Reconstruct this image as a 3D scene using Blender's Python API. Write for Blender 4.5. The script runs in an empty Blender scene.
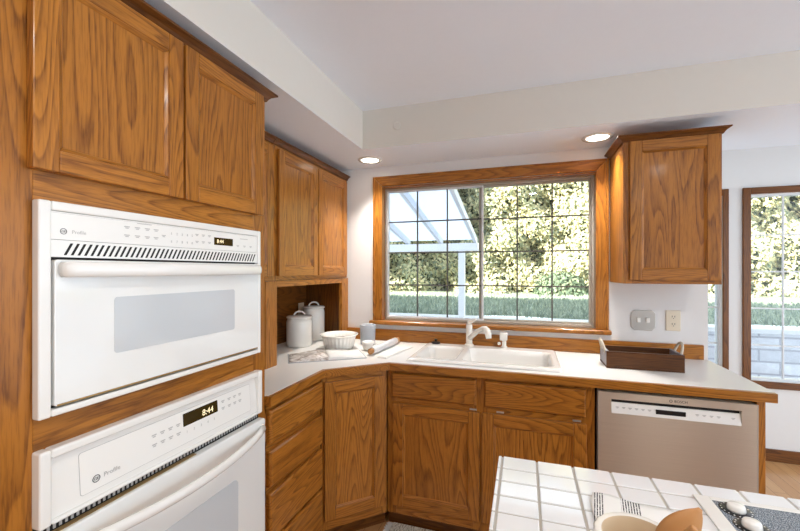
import bpy, bmesh, math, random
import numpy as np
from mathutils import Vector, Matrix
random.seed(7)
R = math.radians
S = bpy.context.scene
C = S.collection
# ---------------------------------------------------------------- camera
cam = bpy.data.cameras.new('camera')
cam.sensor_width = 36.0
cam.lens = 381.55 / 800 * 36
cam.shift_y = 4.9 / 800
cam.clip_start = 0.02
cam_o = bpy.data.objects.new('camera', cam)
cam_o.location = (0, 0, 1.405)
cam_o.rotation_euler = (R(90), 0, 0.3148)
C.objects.link(cam_o)
S.camera = cam_o
# ---------------------------------------------------------------- world, sun, exposure
w = bpy.data.worlds.new('sky'); S.world = w; w.use_nodes = True
wb = w.node_tree.nodes['Background']
wb.inputs[0].default_value = (0.76, 0.88, 1.0, 1)
wb.inputs[1].default_value = 1.95
sun = bpy.data.lights.new('sun', 'SUN'); sun.energy = 17.0; sun.angle = R(0.6); sun.color = (1.0, 0.93, 0.80)
sun_o = bpy.data.objects.new('sun', sun)
SUN_D = Vector((0.55, 0.65, -0.40)).normalized()
sun_o.rotation_euler = SUN_D.to_track_quat('-Z', 'Y').to_euler()
sun_o.location = (-8, -4, 9)
C.objects.link(sun_o)
vs = S.view_settings
vs.view_transform = 'Standard'; vs.look = 'None'; vs.gamma = 1.0; vs.use_curve_mapping = False
vs.exposure = 0.68
S.cycles.use_denoising = True
S.cycles.max_bounces = 10
S.cycles.transparent_max_bounces = 24

# ---------------------------------------------------------------- materials
def srgb(r, g, b):
    f = lambda c: (c / 255 / 12.92) if c / 255 <= 0.04045 else ((c / 255 + 0.055) / 1.055) ** 2.4
    return (f(r), f(g), f(b), 1)

class NT:
    def __init__(s, name):
        s.m = bpy.data.materials.new(name); s.m.use_nodes = True
        s.t = s.m.node_tree; s.n = s.t.nodes; s.b = s.n['Principled BSDF']; s.out = s.n['Material Output']
    def add(s, typ, **kw):
        n = s.n.new(typ)
        for k, v in kw.items():
            if k.startswith('i_'):
                key = k[2:]; key = int(key) if key.isdigit() else key
                n.inputs[key].default_value = v
            else: setattr(n, k, v)
        return n
    def link(s, a, b): s.t.links.new(a, b)
    def math(s, op, a, b=None, c=None):
        n = s.n.new('ShaderNodeMath'); n.operation = op
        for i, x in enumerate((a, b, c)):
            if x is None: continue
            if isinstance(x, (int, float)): n.inputs[i].default_value = x
            else: s.link(x, n.inputs[i])
        return n.outputs[0]
    def mix(s, fac, a, b, mode='MIX'):
        n = s.n.new('ShaderNodeMix'); n.data_type = 'RGBA'; n.blend_type = mode
        for sock, x in ((n.inputs[0], fac), (n.inputs[6], a), (n.inputs[7], b)):
            if isinstance(x, (int, float, tuple)): sock.default_value = x
            else: s.link(x, sock)
        return n.outputs[2]
    def ramp(s, fac, stops):
        n = s.n.new('ShaderNodeValToRGB'); e = n.color_ramp.elements
        while len(e) < len(stops): e.new(0.5)
        for el, (p, c) in zip(e, stops): el.position = p; el.color = c
        s.link(fac, n.inputs[0]); return n.outputs[0]
    def bump(s, h, strength, dist=0.002):
        n = s.n.new('ShaderNodeBump'); n.inputs['Strength'].default_value = strength; n.inputs['Distance'].default_value = dist
        s.link(h, n.inputs['Height']); s.link(n.outputs[0], s.b.inputs['Normal'])

def plain(name, col, rough=0.5, metal=0.0, coat=0.0, spec=0.5, noise=0.0, nscale=8, bump=0.0):
    t = NT(name); t.b.inputs['Base Color'].default_value = col
    t.b.inputs['Roughness'].default_value = rough; t.b.inputs['Metallic'].default_value = metal
    t.b.inputs['Coat Weight'].default_value = coat; t.b.inputs['Specular IOR Level'].default_value = spec
    if noise or bump:
        tc = t.add('ShaderNodeTexCoord'); n = t.add('ShaderNodeTexNoise', i_Scale=nscale, i_Detail=4.0)
        t.link(tc.outputs['Object'], n.inputs['Vector'])
        if noise:
            d = tuple(c * (1 - noise) for c in col[:3]) + (1,)
            t.link(t.mix(n.outputs['Fac'], d, col), t.b.inputs['Base Color'])
        if bump: t.bump(n.outputs['Fac'], bump)
    return t.m

def oak(name, axis, tint=(1, 1, 1), rough=0.30):
    t = NT(name)
    tc = t.add('ShaderNodeTexCoord'); at = t.add('ShaderNodeAttribute', attribute_name='seed'); oi = t.add('ShaderNodeObjectInfo')
    off = t.math('ADD', t.math('MULTIPLY', at.outputs['Fac'], 13.7), t.math('MULTIPLY', oi.outputs['Random'], 41.3))
    cmb = t.add('ShaderNodeCombineXYZ')
    for i, k in enumerate((1.0, 0.61, 0.83)): t.link(t.math('MULTIPLY', off, k), cmb.inputs[i])
    va = t.add('ShaderNodeVectorMath', operation='ADD'); t.link(tc.outputs['Object'], va.inputs[0]); t.link(cmb.outputs[0], va.inputs[1])
    def mapped(along):
        sc = [1.0, 1.0, 1.0]; sc['xyz'.index(axis)] = along
        mp = t.add('ShaderNodeMapping'); mp.inputs['Scale'].default_value = sc; t.link(va.outputs[0], mp.inputs['Vector']); return mp.outputs[0]
    n1 = t.add('ShaderNodeTexNoise', i_Scale=7.5, i_Detail=1.4, i_Roughness=0.4, i_Distortion=0.12); t.link(mapped(0.10), n1.inputs['Vector'])
    n4 = t.add('ShaderNodeTexNoise', i_Scale=60.0, i_Detail=2.0); t.link(mapped(0.12), n4.inputs['Vector'])
    ph = t.math('ADD', t.math('MULTIPLY', n1.outputs['Fac'], 165.0), t.math('MULTIPLY', n4.outputs['Fac'], 2.2))
    s = t.math('MULTIPLY_ADD', t.math('SINE', ph), 0.5, 0.5)
    saw = t.math('FRACT', t.math('MULTIPLY', ph, 0.159))
    line = t.math('MULTIPLY', t.math('POWER', saw, 2.4), t.math('MINIMUM', t.math('MULTIPLY', t.math('SUBTRACT', 1.0, saw), 9.0), 1.0))
    n2 = t.add('ShaderNodeTexNoise', i_Scale=280.0, i_Detail=2.0, i_Roughness=0.6); t.link(mapped(0.06), n2.inputs['Vector'])
    fib = t.math('SMOOTH_MIN', t.math('MAXIMUM', t.math('MULTIPLY', t.math('SUBTRACT', n2.outputs['Fac'], 0.46), 4.5), 0.0), 1.0, 0.1)
    n3 = t.add('ShaderNodeTexNoise', i_Scale=2.4, i_Detail=2.0); t.link(mapped(0.3), n3.inputs['Vector'])
    c = lambda *a: tuple(x * k for x, k in zip(srgb(*a)[:3], tint)) + (1,)
    base = t.mix(n3.outputs['Fac'], c(166, 102, 34), c(190, 126, 52))
    col = t.mix(t.math('MULTIPLY', line, 0.80), base, c(104, 58, 20))
    col = t.mix(t.math('MULTIPLY', t.math('MULTIPLY', fib, t.math('MULTIPLY_ADD', line, 0.6, 0.4)), 0.85), col, c(88, 46, 14))
    hv = t.add('ShaderNodeHueSaturation'); t.link(col, hv.inputs['Color'])
    fr = t.math('FRACT', t.math('MULTIPLY', off, 3.17)); t.link(t.math('MULTIPLY_ADD', fr, 0.16, 0.92), hv.inputs['Value'])
    t.link(hv.outputs[0], t.b.inputs['Base Color'])
    t.b.inputs['Roughness'].default_value = rough; t.b.inputs['Coat Weight'].default_value = 0.10; t.b.inputs['Coat Roughness'].default_value = 0.12; t.b.inputs['Specular IOR Level'].default_value = 0.32
    t.bump(fib, 0.10, 0.0008)
    return t.m

OX, OY, OZ = oak('oak_grain_x', 'x'), oak('oak_grain_y', 'y'), oak('oak_grain_z', 'z')
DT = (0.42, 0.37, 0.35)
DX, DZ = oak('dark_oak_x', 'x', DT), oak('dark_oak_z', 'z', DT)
WALL = plain('wall_paint', srgb(232, 230, 228), 0.75, noise=0.02, nscale=30, bump=0.03)
CEIL = plain('ceiling_paint', srgb(236, 240, 248), 0.85, noise=0.02, nscale=40, bump=0.05)
FASC = plain('soffit_paint', srgb(226, 220, 210), 0.75, noise=0.02, nscale=30, bump=0.03)
APPL = plain('appliance_white', srgb(240, 238, 233), 0.22, coat=0.3)
APPG = plain('appliance_white_glass', srgb(238, 238, 235), 0.06, coat=0.6)
PANEL = plain('control_panel_white', srgb(243, 241, 236), 0.25)
OVGL = plain('oven_window_grey', srgb(205, 209, 212), 0.08, coat=0.5)
INK = plain('print_grey', srgb(186, 184, 180), 0.5)
INKD = plain('print_dark', srgb(60, 58, 56), 0.5)
DARK = plain('dark_gap', srgb(24, 22, 20), 0.7)
DISP = plain('display_smoked', srgb(52, 42, 16), 0.15)
BRASS = plain('warm_metal_strip', srgb(170, 140, 90), 0.35, metal=0.6)
CERA = plain('white_ceramic', srgb(240, 237, 230), 0.18, coat=0.4)
CREAM = plain('cream_shadowed_glaze', srgb(222, 200, 168), 0.3)  # cream tone includes the shadow on the crock's inner glaze
LAM = plain('laminate_white', srgb(236, 234, 230), 0.35, noise=0.015, nscale=120)
SINK = plain('sink_enamel', srgb(240, 238, 234), 0.12, coat=0.4)
GROUT = plain('grout', srgb(186, 180, 170), 0.8, noise=0.1, nscale=60)
TILE = plain('tile_glaze', srgb(240, 241, 242), 0.12, coat=0.4)
ALU = plain('window_frame_taupe', srgb(182, 172, 158), 0.45)
ALUL = plain('window_grid_grey', srgb(92, 90, 86), 0.5)
WVIN = plain('window_vinyl_white', srgb(225, 226, 228), 0.45)
BLACK = plain('black_plastic', srgb(22, 22, 24), 0.35)
GREYC = plain('grey_stoneware', srgb(170, 174, 180), 0.5, noise=0.06, nscale=40)
PAPER = plain('paper', srgb(238, 236, 232), 0.7)
BEIGE = plain('outlet_ivory', srgb(226, 214, 192), 0.4)
STEELP = plain('plate_pewter', srgb(190, 186, 180), 0.35, metal=0.5)
ROPE = plain('rope', srgb(222, 210, 190), 0.9, noise=0.3, nscale=180, bump=0.4)
WSPOON = plain('olive_wood', srgb(196, 140, 84), 0.45, noise=0.3, nscale=22)
TRAY = oak('stained_tray_wood', 'x', (0.24, 0.21, 0.22), 0.5)
PAINTW = plain('patio_paint_white', srgb(240, 240, 242), 0.5)
CONC = plain('concrete', srgb(205, 205, 208), 0.85, noise=0.15, nscale=3)
def emis(name, col, st):
    t = NT(name); t.b.inputs['Emission Color'].default_value = col; t.b.inputs['Emission Strength'].default_value = st
    t.b.inputs['Base Color'].default_value = (0.8, 0.8, 0.8, 1); return t.m
LENS = emis('lamp_lens', (1, 0.94, 0.85, 1), 6.0)
DIGIT = emis('display_digits', (1.0, 0.72, 0.12, 1), 0.5)

def steel():
    t = NT('brushed_steel'); tc = t.add('ShaderNodeTexCoord'); mp = t.add('ShaderNodeMapping'); mp.inputs['Scale'].default_value = (1, 1, 220)
    t.link(tc.outputs['Object'], mp.inputs['Vector']); n = t.add('ShaderNodeTexNoise', i_Scale=4.0, i_Detail=3.0); t.link(mp.outputs[0], n.inputs['Vector'])
    t.b.inputs['Metallic'].default_value = 0.78
    t.link(t.mix(n.outputs['Fac'], srgb(200, 188, 172), srgb(224, 212, 196)), t.b.inputs['Base Color'])
    t.link(t.math('MULTIPLY_ADD', n.outputs['Fac'], 0.08, 0.34), t.b.inputs['Roughness'])
    t.b.inputs['Anisotropic'].default_value = 0.95
    tg = t.add('ShaderNodeTangent', direction_type='RADIAL', axis='X'); t.link(tg.outputs[0], t.b.inputs['Tangent'])
    return t.m
STEEL = steel()
def glass():
    t = NT('window_glass'); tr = t.add('ShaderNodeBsdfTransparent'); tr.inputs[0].default_value = (0.97, 0.985, 0.98, 1)
    gl = t.add('ShaderNodeBsdfGlossy'); gl.inputs['Roughness'].default_value = 0.02
    fr = t.add('ShaderNodeFresnel'); fr.inputs[0].default_value = 1.35
    mx = t.add('ShaderNodeMixShader'); t.link(fr.outputs[0], mx.inputs[0]); t.link(tr.outputs[0], mx.inputs[1]); t.link(gl.outputs[0], mx.inputs[2])
    t.link(mx.outputs[0], t.out.inputs['Surface']); return t.m
GLASS = glass()
def speckle():
    t = NT('cooktop_speckled_glass'); tc = t.add('ShaderNodeTexCoord'); n = t.add('ShaderNodeTexNoise', i_Scale=520.0, i_Detail=2.0)
    t.link(tc.outputs['Object'], n.inputs['Vector'])
    t.link(t.ramp(n.outputs['Fac'], [(0.36, srgb(52, 60, 70)), (0.5, srgb(112, 122, 132)), (0.66, srgb(190, 196, 202))]), t.b.inputs['Base Color'])
    t.b.inputs['Roughness'].default_value = 0.15; return t.m
SPECK = speckle()
def floorwood():
    t = NT('hardwood_floor'); tc = t.add('ShaderNodeTexCoord'); mp = t.add('ShaderNodeMapping'); mp.inputs['Rotation'].default_value = (0, 0, R(90))
    t.link(tc.outputs['Object'], mp.inputs['Vector'])
    br = t.add('ShaderNodeTexBrick'); br.offset = 0.37; t.link(mp.outputs[0], br.inputs['Vector'])
    br.inputs['Color1'].default_value = srgb(214, 168, 116); br.inputs['Color2'].default_value = srgb(198, 148, 96); br.inputs['Mortar'].default_value = srgb(120, 74, 36)
    br.inputs['Scale'].default_value = 1.0; br.inputs['Brick Width'].default_value = 0.9; br.inputs['Row Height'].default_value = 0.075; br.inputs['Mortar Size'].default_value = 0.0012
    m2 = t.add('ShaderNodeMapping'); m2.inputs['Scale'].default_value = (1, 0.06, 1); t.link(tc.outputs['Object'], m2.inputs['Vector'])
    n = t.add('ShaderNodeTexNoise', i_Scale=70.0, i_Detail=3.0); t.link(m2.outputs[0], n.inputs['Vector'])
    t.link(t.mix(t.math('MULTIPLY', n.outputs['Fac'], 0.5), br.outputs['Color'], srgb(160, 100, 48)), t.b.inputs['Base Color'])
    t.b.inputs['Roughness'].default_value = 0.28; t.b.inputs['Coat Weight'].default_value = 0.3; return t.m
FLOOR = floorwood()
def rugmat():
    t = NT('woven_rug'); tc = t.add('ShaderNodeTexCoord'); mp = t.add('ShaderNodeMapping'); mp.inputs['Scale'].default_value = (160, 40, 1)
    t.link(tc.outputs['Object'], mp.inputs['Vector']); n = t.add('ShaderNodeTexNoise', i_Scale=1.0, i_Detail=3.0); t.link(mp.outputs[0], n.inputs['Vector'])
    t.link(t.ramp(n.outputs['Fac'], [(0.35, srgb(160, 146, 126)), (0.5, srgb(222, 214, 198)), (0.65, srgb(242, 236, 224))]), t.b.inputs['Base Color'])
    t.b.inputs['Roughness'].default_value = 0.95; t.bump(n.outputs['Fac'], 0.6, 0.004); return t.m
RUG = rugmat()
def leafmat(name, a, b, c):
    t = NT(name); at = t.add('ShaderNodeAttribute', attribute_name='seed')
    col = t.ramp(at.outputs['Fac'], [(0.0, a), (0.5, b), (1.0, c)])
    t.link(col, t.b.inputs['Base Color']); t.b.inputs['Roughness'].default_value = 0.6
    tl = t.add('ShaderNodeBsdfTranslucent'); t.link(col, tl.inputs[0])
    mx = t.add('ShaderNodeMixShader'); mx.inputs[0].default_value = 0.3
    t.link(t.b.outputs[0], mx.inputs[1]); t.link(tl.outputs[0], mx.inputs[2]); t.link(mx.outputs[0], t.out.inputs['Surface']); return t.m
LEAF = leafmat('hedge_leaves', srgb(136, 150, 132), srgb(196, 194, 156), srgb(240, 226, 184))
LEAFD = leafmat('shrub_leaves', srgb(80, 100, 80), srgb(110, 128, 104), srgb(150, 160, 130))
GRASS = leafmat('lawn_blades', srgb(126, 140, 128), srgb(150, 162, 146), srgb(180, 188, 166))
SOIL = plain('lawn_soil', srgb(132, 144, 122), 0.95, noise=0.35, nscale=14)
BARK = plain('bark', srgb(96, 76, 60), 0.9, noise=0.4, nscale=14, bump=0.5)
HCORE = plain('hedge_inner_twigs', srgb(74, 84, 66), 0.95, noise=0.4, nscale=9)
def blocks():
    t = NT('stone_blocks'); tc = t.add('ShaderNodeTexCoord'); mp = t.add('ShaderNodeMapping'); mp.inputs['Rotation'].default_value = (R(90), 0, 0)
    t.link(tc.outputs['Object'], mp.inputs['Vector'])
    br = t.add('ShaderNodeTexBrick'); t.link(mp.outputs[0], br.inputs['Vector']); br.inputs['Scale'].default_value = 1.0
    br.inputs['Color1'].default_value = srgb(224, 224, 230); br.inputs['Color2'].default_value = srgb(196, 196, 204); br.inputs['Mortar'].default_value = srgb(158, 156, 164)
    br.inputs['Brick Width'].default_value = 0.42; br.inputs['Row Height'].default_value = 0.15; br.inputs['Mortar Size'].default_value = 0.012
    n = t.add('ShaderNodeTexNoise', i_Scale=9.0, i_Detail=6.0); t.link(tc.outputs['Object'], n.inputs['Vector'])
    t.link(t.mix(t.math('MULTIPLY', n.outputs['Fac'], 0.8), br.outputs['Color'], srgb(150, 150, 156)), t.b.inputs['Base Color'])
    t.b.inputs['Roughness'].default_value = 0.95; t.bump(n.outputs['Fac'], 0.6, 0.02); return t.m
BLOCK = blocks()
def panelmat():
    t = NT('patio_roof_panel'); t.b.inputs['Base Color'].default_value = srgb(244, 247, 252); t.b.inputs['Roughness'].default_value = 0.5
    tl = t.add('ShaderNodeBsdfTranslucent'); tl.inputs[0].default_value = srgb(236, 241, 250)
    mx = t.add('ShaderNodeMixShader'); mx.inputs[0].default_value = 0.88
    t.link(t.b.outputs[0], mx.inputs[1]); t.link(tl.outputs[0], mx.inputs[2]); t.link(mx.outputs[0], t.out.inputs['Surface']); return t.m
PATIO = panelmat()
def towelmat():
    t = NT('striped_towel'); tc = t.add('ShaderNodeTexCoord'); sp = t.add('ShaderNodeSeparateXYZ'); t.link(tc.outputs['Object'], sp.inputs[0])
    x = sp.outputs[0]
    def band(a, b): return t.math('MULTIPLY', t.math('GREATER_THAN', x, a), t.math('LESS_THAN', x, b))
    st = t.math('GREATER_THAN', t.math('FRACT', t.math('MULTIPLY', x, 210.0)), 0.5)
    m = t.math('MULTIPLY', t.math('ADD', band(0.002, 0.021), band(0.052, 0.086)), st)
    n = t.add('ShaderNodeTexNoise', i_Scale=420.0, i_Detail=2.0); t.link(tc.outputs['Object'], n.inputs['Vector'])
    br = t.math('MULTIPLY', m, t.math('GREATER_THAN', n.outputs['Fac'], 0.4))
    t.link(t.mix(br, srgb(238, 236, 232), srgb(48, 48, 54)), t.b.inputs['Base Color']); t.b.inputs['Roughness'].default_value = 0.95
    t.bump(n.outputs['Fac'], 0.3, 0.001); return t.m
TOWEL = towelmat()
def pagemat():
    t = NT('cookbook_photo_page'); tc = t.add('ShaderNodeTexCoord')
    n = t.add('ShaderNodeTexNoise', i_Scale=18.0, i_Detail=4.0, i_Distortion=0.8); t.link(tc.outputs['Object'], n.inputs['Vector'])
    t.link(t.ramp(n.outputs['Fac'], [(0.38, srgb(150, 138, 128)), (0.48, srgb(206, 196, 186)), (0.56, srgb(236, 232, 228)), (0.66, srgb(176, 160, 146))]), t.b.inputs['Base Color'])
    t.b.inputs['Roughness'].default_value = 0.4; return t.m
PHOTO = pagemat()

# ---------------------------------------------------------------- mesh helpers
class MB:
    def __init__(s): s.v = []; s.f = []; s.fm = []; s.sm = []; s.sd = []; s.m = 0; s.seed = 0.0
    def mat(s, i): s.m = i; return s
    def addv(s, pts):
        b = len(s.v); s.v += [tuple(p) for p in pts]; s.sd += [s.seed] * len(pts); return b
    def face(s, idx, smooth=False): s.f.append(tuple(idx)); s.fm.append(s.m); s.sm.append(smooth)
    def box(s, x0, y0, z0, x1, y1, z1):
        s.seed = random.random()
        x0, x1 = min(x0, x1), max(x0, x1); y0, y1 = min(y0, y1), max(y0, y1); z0, z1 = min(z0, z1), max(z0, z1)
        b = s.addv([(x0, y0, z0), (x1, y0, z0), (x1, y1, z0), (x0, y1, z0), (x0, y0, z1), (x1, y0, z1), (x1, y1, z1), (x0, y1, z1)])
        for q in ((0, 3, 2, 1), (4, 5, 6, 7), (0, 1, 5, 4), (1, 2, 6, 5), (2, 3, 7, 6), (3, 0, 4, 7)): s.face([b + i for i in q])
        return s
    def prism(s, poly, lo, hi, ax='z'):
        """poly: 2D points, CCW seen from +axis; ax z:(x,y) x:(y,z) y:(z,x)"""
        s.seed = random.random(); n = len(poly)
        mk = {'z': lambda p, h: (p[0], p[1], h), 'x': lambda p, h: (h, p[0], p[1]), 'y': lambda p, h: (p[1], h, p[0])}[ax]
        b = s.addv([mk(p, lo) for p in poly] + [mk(p, hi) for p in poly])
        s.face([b + i for i in reversed(range(n))]); s.face([b + n + i for i in range(n)])
        for i in range(n): j = (i + 1) % n; s.face([b + i, b + j, b + n + j, b + n + i])
        return s
    def lathe(s, prof, cx=0, cy=0, cz=0, n=32, scal=None, cap0=True, cap1=True):
        s.seed = random.random(); rings = []
        for r, z in prof:
            pts = []
            for i in range(n):
                a = 2 * math.pi * i / n; k = scal(a, r, z) if scal else 1.0
                pts.append((cx + r * k * math.cos(a), cy + r * k * math.sin(a), cz + z))
            rings.append(s.addv(pts))
        for a, b in zip(rings, rings[1:]):
            for i in range(n): j = (i + 1) % n; s.face([a + i, a + j, b + j, b + i], True)
        if cap0: s.face([rings[0] + i for i in reversed(range(n))])
        if cap1: s.face([rings[-1] + i for i in range(n)])
        return s
    def tube(s, path, rad, n=10, sy=1.0):
        s.seed = random.random(); P = [Vector(p) for p in path]; rr = rad if isinstance(rad, (list, tuple)) else [rad] * len(P)
        rings = []; up = None
        for i, p in enumerate(P):
            t = (P[min(i + 1, len(P) - 1)] - P[max(i - 1, 0)]).normalized()
            if up is None: up = Vector((0, 0, 1)) if abs(t.z) < 0.9 else Vector((0, 1, 0))
            sd = t.cross(up).normalized(); u2 = sd.cross(t).normalized(); up = u2
            rings.append(s.addv([p + sd * rr[i] * math.cos(2 * math.pi * k / n) + u2 * rr[i] * sy * math.sin(2 * math.pi * k / n) for k in range(n)]))
        for a, b in zip(rings, rings[1:]):
            for k in range(n): j = (k + 1) % n; s.face([a + k, a + j, b + j, b + k], True)
        s.face([rings[0] + k for k in reversed(range(n))]); s.face([rings[-1] + k for k in range(n)])
        return s
    def mesh(s, name, mats):
        me = bpy.data.meshes.new(name); me.from_pydata(s.v, [], s.f)
        for m in mats: me.materials.append(m)
        me.polygons.foreach_set('material_index', s.fm); me.polygons.foreach_set('use_smooth', s.sm)
        a = me.attributes.new('seed', 'FLOAT', 'POINT'); a.data.foreach_set('value', s.sd)
        bm = bmesh.new(); bm.from_mesh(me); bmesh.ops.recalc_face_normals(bm, faces=bm.faces); bm.to_mesh(me); bm.free()
        me.update(); return me

def part(name, mb, mats, parent=None, bevel=0.0, seg=2, loc=(0, 0, 0), rot=None, label=None):
    if not isinstance(mats, (list, tuple)): mats = [mats]
    o = bpy.data.objects.new(name, mb.mesh(name, mats)); C.objects.link(o)
    o.location = loc
    if rot: o.rotation_euler = rot
    if parent: o.parent = parent
    if bevel:
        b = o.modifiers.new('bevel', 'BEVEL'); b.width = bevel; b.segments = seg; b.limit_method = 'ANGLE'; b.angle_limit = R(40)
    if label: o['label'] = label
    return o
def tag(o, label, cat, group=None):
    o['label'] = label; o['category'] = cat
    if group: o['group'] = group
    return o
def thing(name, label, cat, loc=(0, 0, 0), rz=0.0, group=None):
    o = bpy.data.objects.new(name, None); C.objects.link(o); o.location = loc; o.rotation_euler = (0, 0, rz)
    o.empty_display_size = 0.1
    return tag(o, label, cat, group)
def struct(name, mb, mats, bevel=0, parent=None):
    o = part(name, mb, mats, parent, bevel)
    if not parent: o['kind'] = 'structure'
    return o
def sroot(name, loc=(0, 0, 0)):
    o = bpy.data.objects.new(name, None); C.objects.link(o); o.location = loc; o['kind'] = 'structure'; return o
def text(name, s, size, x, y, z, parent, mat, align='LEFT', flat=False):
    """lettering facing local -Y (or up when flat)"""
    cu = bpy.data.curves.new(name, 'FONT'); cu.body = s; cu.size = size; cu.align_x = align; cu.extrude = 0.0002; cu.resolution_u = 3
    t = bpy.data.objects.new('tmp_text', cu); C.objects.link(t)
    bpy.context.view_layer.update(); dg = bpy.context.evaluated_depsgraph_get()
    me = bpy.data.meshes.new_from_object(t.evaluated_get(dg)); bpy.data.objects.remove(t)
    me.materials.clear(); me.materials.append(mat); me.name = name
    o = bpy.data.objects.new(name, me); C.objects.link(o); o.parent = parent; o.location = (x, y, z)
    o.rotation_euler = (0 if flat else R(90), 0, 0); return o

def rrect(x0, z0, x1, z1, r, n=5):
    pts = []
    for cx, cz, a0 in ((x1 - r, z1 - r, 0), (x0 + r, z1 - r, 90), (x0 + r, z0 + r, 180), (x1 - r, z0 + r, 270)):
        for i in range(n + 1): a = R(a0 + 90 * i / n); pts.append((cx + r * math.cos(a), cz + r * math.sin(a)))
    return pts
def plate(mb, x0, z0, x1, z1, y0, y1, r=0.01):
    """rounded rectangle plate in the XZ plane between depths y0,y1"""
    return mb.prism([(z, x) for x, z in rrect(x0, z0, x1, z1, r)][::-1], min(y0, y1), max(y0, y1), 'y')

# cabinet doors and drawers are built facing local -Y
def cab_door(parent, x0, x1, z0, z1, y=0.0, fw=0.055, th=0.019, hinge=None):
    f = MB()
    f.mat(0).box(x0, y - th, z0, x0 + fw, y - 0.001, z1).box(x1 - fw, y - th, z0, x1, y - 0.001, z1)
    f.mat(1).box(x0 + fw, y - th, z0, x1 - fw, y - 0.001, z0 + fw).box(x0 + fw, y - th, z1 - fw, x1 - fw, y - 0.001, z1)
    # sloped inner bead
    bw, d = 0.011, 0.010
    xa, xb, za, zb = x0 + fw, x1 - fw, z0 + fw, z1 - fw
    yo, yi = y - th + 0.002, y - th + d
    for a, b, c_, d_, m in (((xa, za), (xb, za), (xb - bw, za + bw), (xa + bw, za + bw), 1), ((xb, za), (xb, zb), (xb - bw, zb - bw), (xb - bw, za + bw), 0),
                          ((xb, zb), (xa, zb), (xa + bw, zb - bw), (xb - bw, zb - bw), 1), ((xa, zb), (xa, za), (xa + bw, za + bw), (xa + bw, zb - bw), 0)):
        f.mat(m); f.seed = random.random()
        i = f.addv([(a[0], yo, a[1]), (b[0], yo, b[1]), (c_[0], yi, c_[1]), (d_[0], yi, d_[1]), (a[0], y - 0.001, a[1]), (b[0], y - 0.001, b[1]), (c_[0], y - 0.001, c_[1]), (d_[0], y - 0.001, d_[1])])
        for q in ((0, 1, 2, 3), (4, 7, 6, 5), (0, 4, 5, 1), (1, 5, 6, 2), (2, 6, 7, 3), (3, 7, 4, 0)): f.face([i + k for k in q])
    d0 = part('door', f, [OZ, OX], parent, bevel=0.0025)
    p = MB().box(xa + 0.002, yi + 0.001, za + 0.002, xb - 0.002, y - 0.002, zb - 0.002)
    part('door_panel', p, OZ, d0)
    if hinge:
        for z in (z0 + 0.07, z1 - 0.07):
            h = MB().lathe([(0.004, -0.02), (0.004, 0.02)], hinge, y - 0.006, z, 8)
            part('hinge', h, BRASS, d0)
    return d0
def drawer(parent, x0, x1, z0, z1, y=0.0, th=0.019):
    f = MB(); f.seed = random.random()
    e = 0.007
    i = f.addv([(x0, y - 0.001, z0), (x1, y - 0.001, z0), (x1, y - 0.001, z1), (x0, y - 0.001, z1),
                (x0, y - th + 0.008, z0), (x1, y - th + 0.008, z0), (x1, y - th + 0.008, z1), (x0, y - th + 0.008, z1),
                (x0 + e, y - th, z0 + e), (x1 - e, y - th, z0 + e), (x1 - e, y - th, z1 - e), (x0 + e, y - th, z1 - e)])
    for q in ((0, 3, 2, 1), (8, 9, 10, 11)): f.face([i + k for k in q])
    for lo, hi in ((0, 4), (4, 8)):
        for k in range(4): j = (k + 1) % 4; f.face([i + lo + k, i + lo + j, i + hi + j, i + hi + k])
    return part('drawer', f, OX, parent, bevel=0.0015)
def crown(parent, pts, z0, z1, out):
    """crown moulding along an open local XY path; outward is to the right of travel"""
    prof = [(0.0, 0.0), (0.006, 0.0), (0.010, 0.25), (0.35 * out + 0.006, 0.55), (0.8 * out, 0.72), (out, 0.80), (out, 1.0), (0.0, 1.0)]
    P = [Vector((p[0], p[1])) for p in pts]; mb = MB(); rings = []
    for i, p in enumerate(P):
        def nrm(a, b): d = (b - a).normalized(); return Vector((d.y, -d.x))
        if i == 0: n = nrm(P[0], P[1])
        elif i == len(P) - 1: n = nrm(P[-2], P[-1])
        else:
            n1, n2 = nrm(P[i - 1], p), nrm(p, P[i + 1]); n = (n1 + n2) / (1 + n1.dot(n2))
        mb.seed = 0.3
        rings.append(mb.addv([(p.x + n.x * o_, p.y + n.y * o_, z0 + h_ * (z1 - z0)) for o_, h_ in prof]))
    k = len(prof)
    for a, b in zip(rings, rings[1:]):
        for i in range(k): j = (i + 1) % k; mb.face([a + i, a + j, b + j, b + i])
    mb.face([rings[0] + i for i in range(k)]); mb.face([rings[-1] + i for i in reversed(range(k))])
    return part('crown_moulding', mb, oak_crown, parent, bevel=0.001, seg=1)
oak_crown = oak('oak_crown', 'x', (0.38, 0.32, 0.30))

# ================================================================ ROOM SHELL
XL, YB, ZS, ZC = -1.57, 2.52, 2.134, 2.366
XE = 0.961            # end of the kitchen's window wall
YN = 3.526            # nook window wall
struct('floor', MB().box(XL - 0.1, -2.6, -0.08, 3.4, YN + 0.1, 0), FLOOR)
struct('ceiling', MB().box(XL - 0.1, -2.6, ZC, XE - 0.12, YB + 0.14, ZC + 0.12).box(XE - 0.12, -2.6, ZC, 3.4, YN + 0.12, ZC + 0.12), CEIL)
rwl = MB().box(XL, -2.72, 0, 1.54, -2.6, ZC).box(1.70, -2.72, 0, 1.85, -2.6, ZC).box(2.0, -2.72, 0, 3.4, -2.6, ZC)
for a, b in ((1.54, 1.70), (1.85, 2.0)): rwl.box(a, -2.72, 0, b, -2.6, 0.25).box(a, -2.72, 2.05, b, -2.6, ZC)  # slots added in the unseen wall as bright streaks for the steel to reflect
struct('wall_rear', rwl, WALL)
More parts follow.
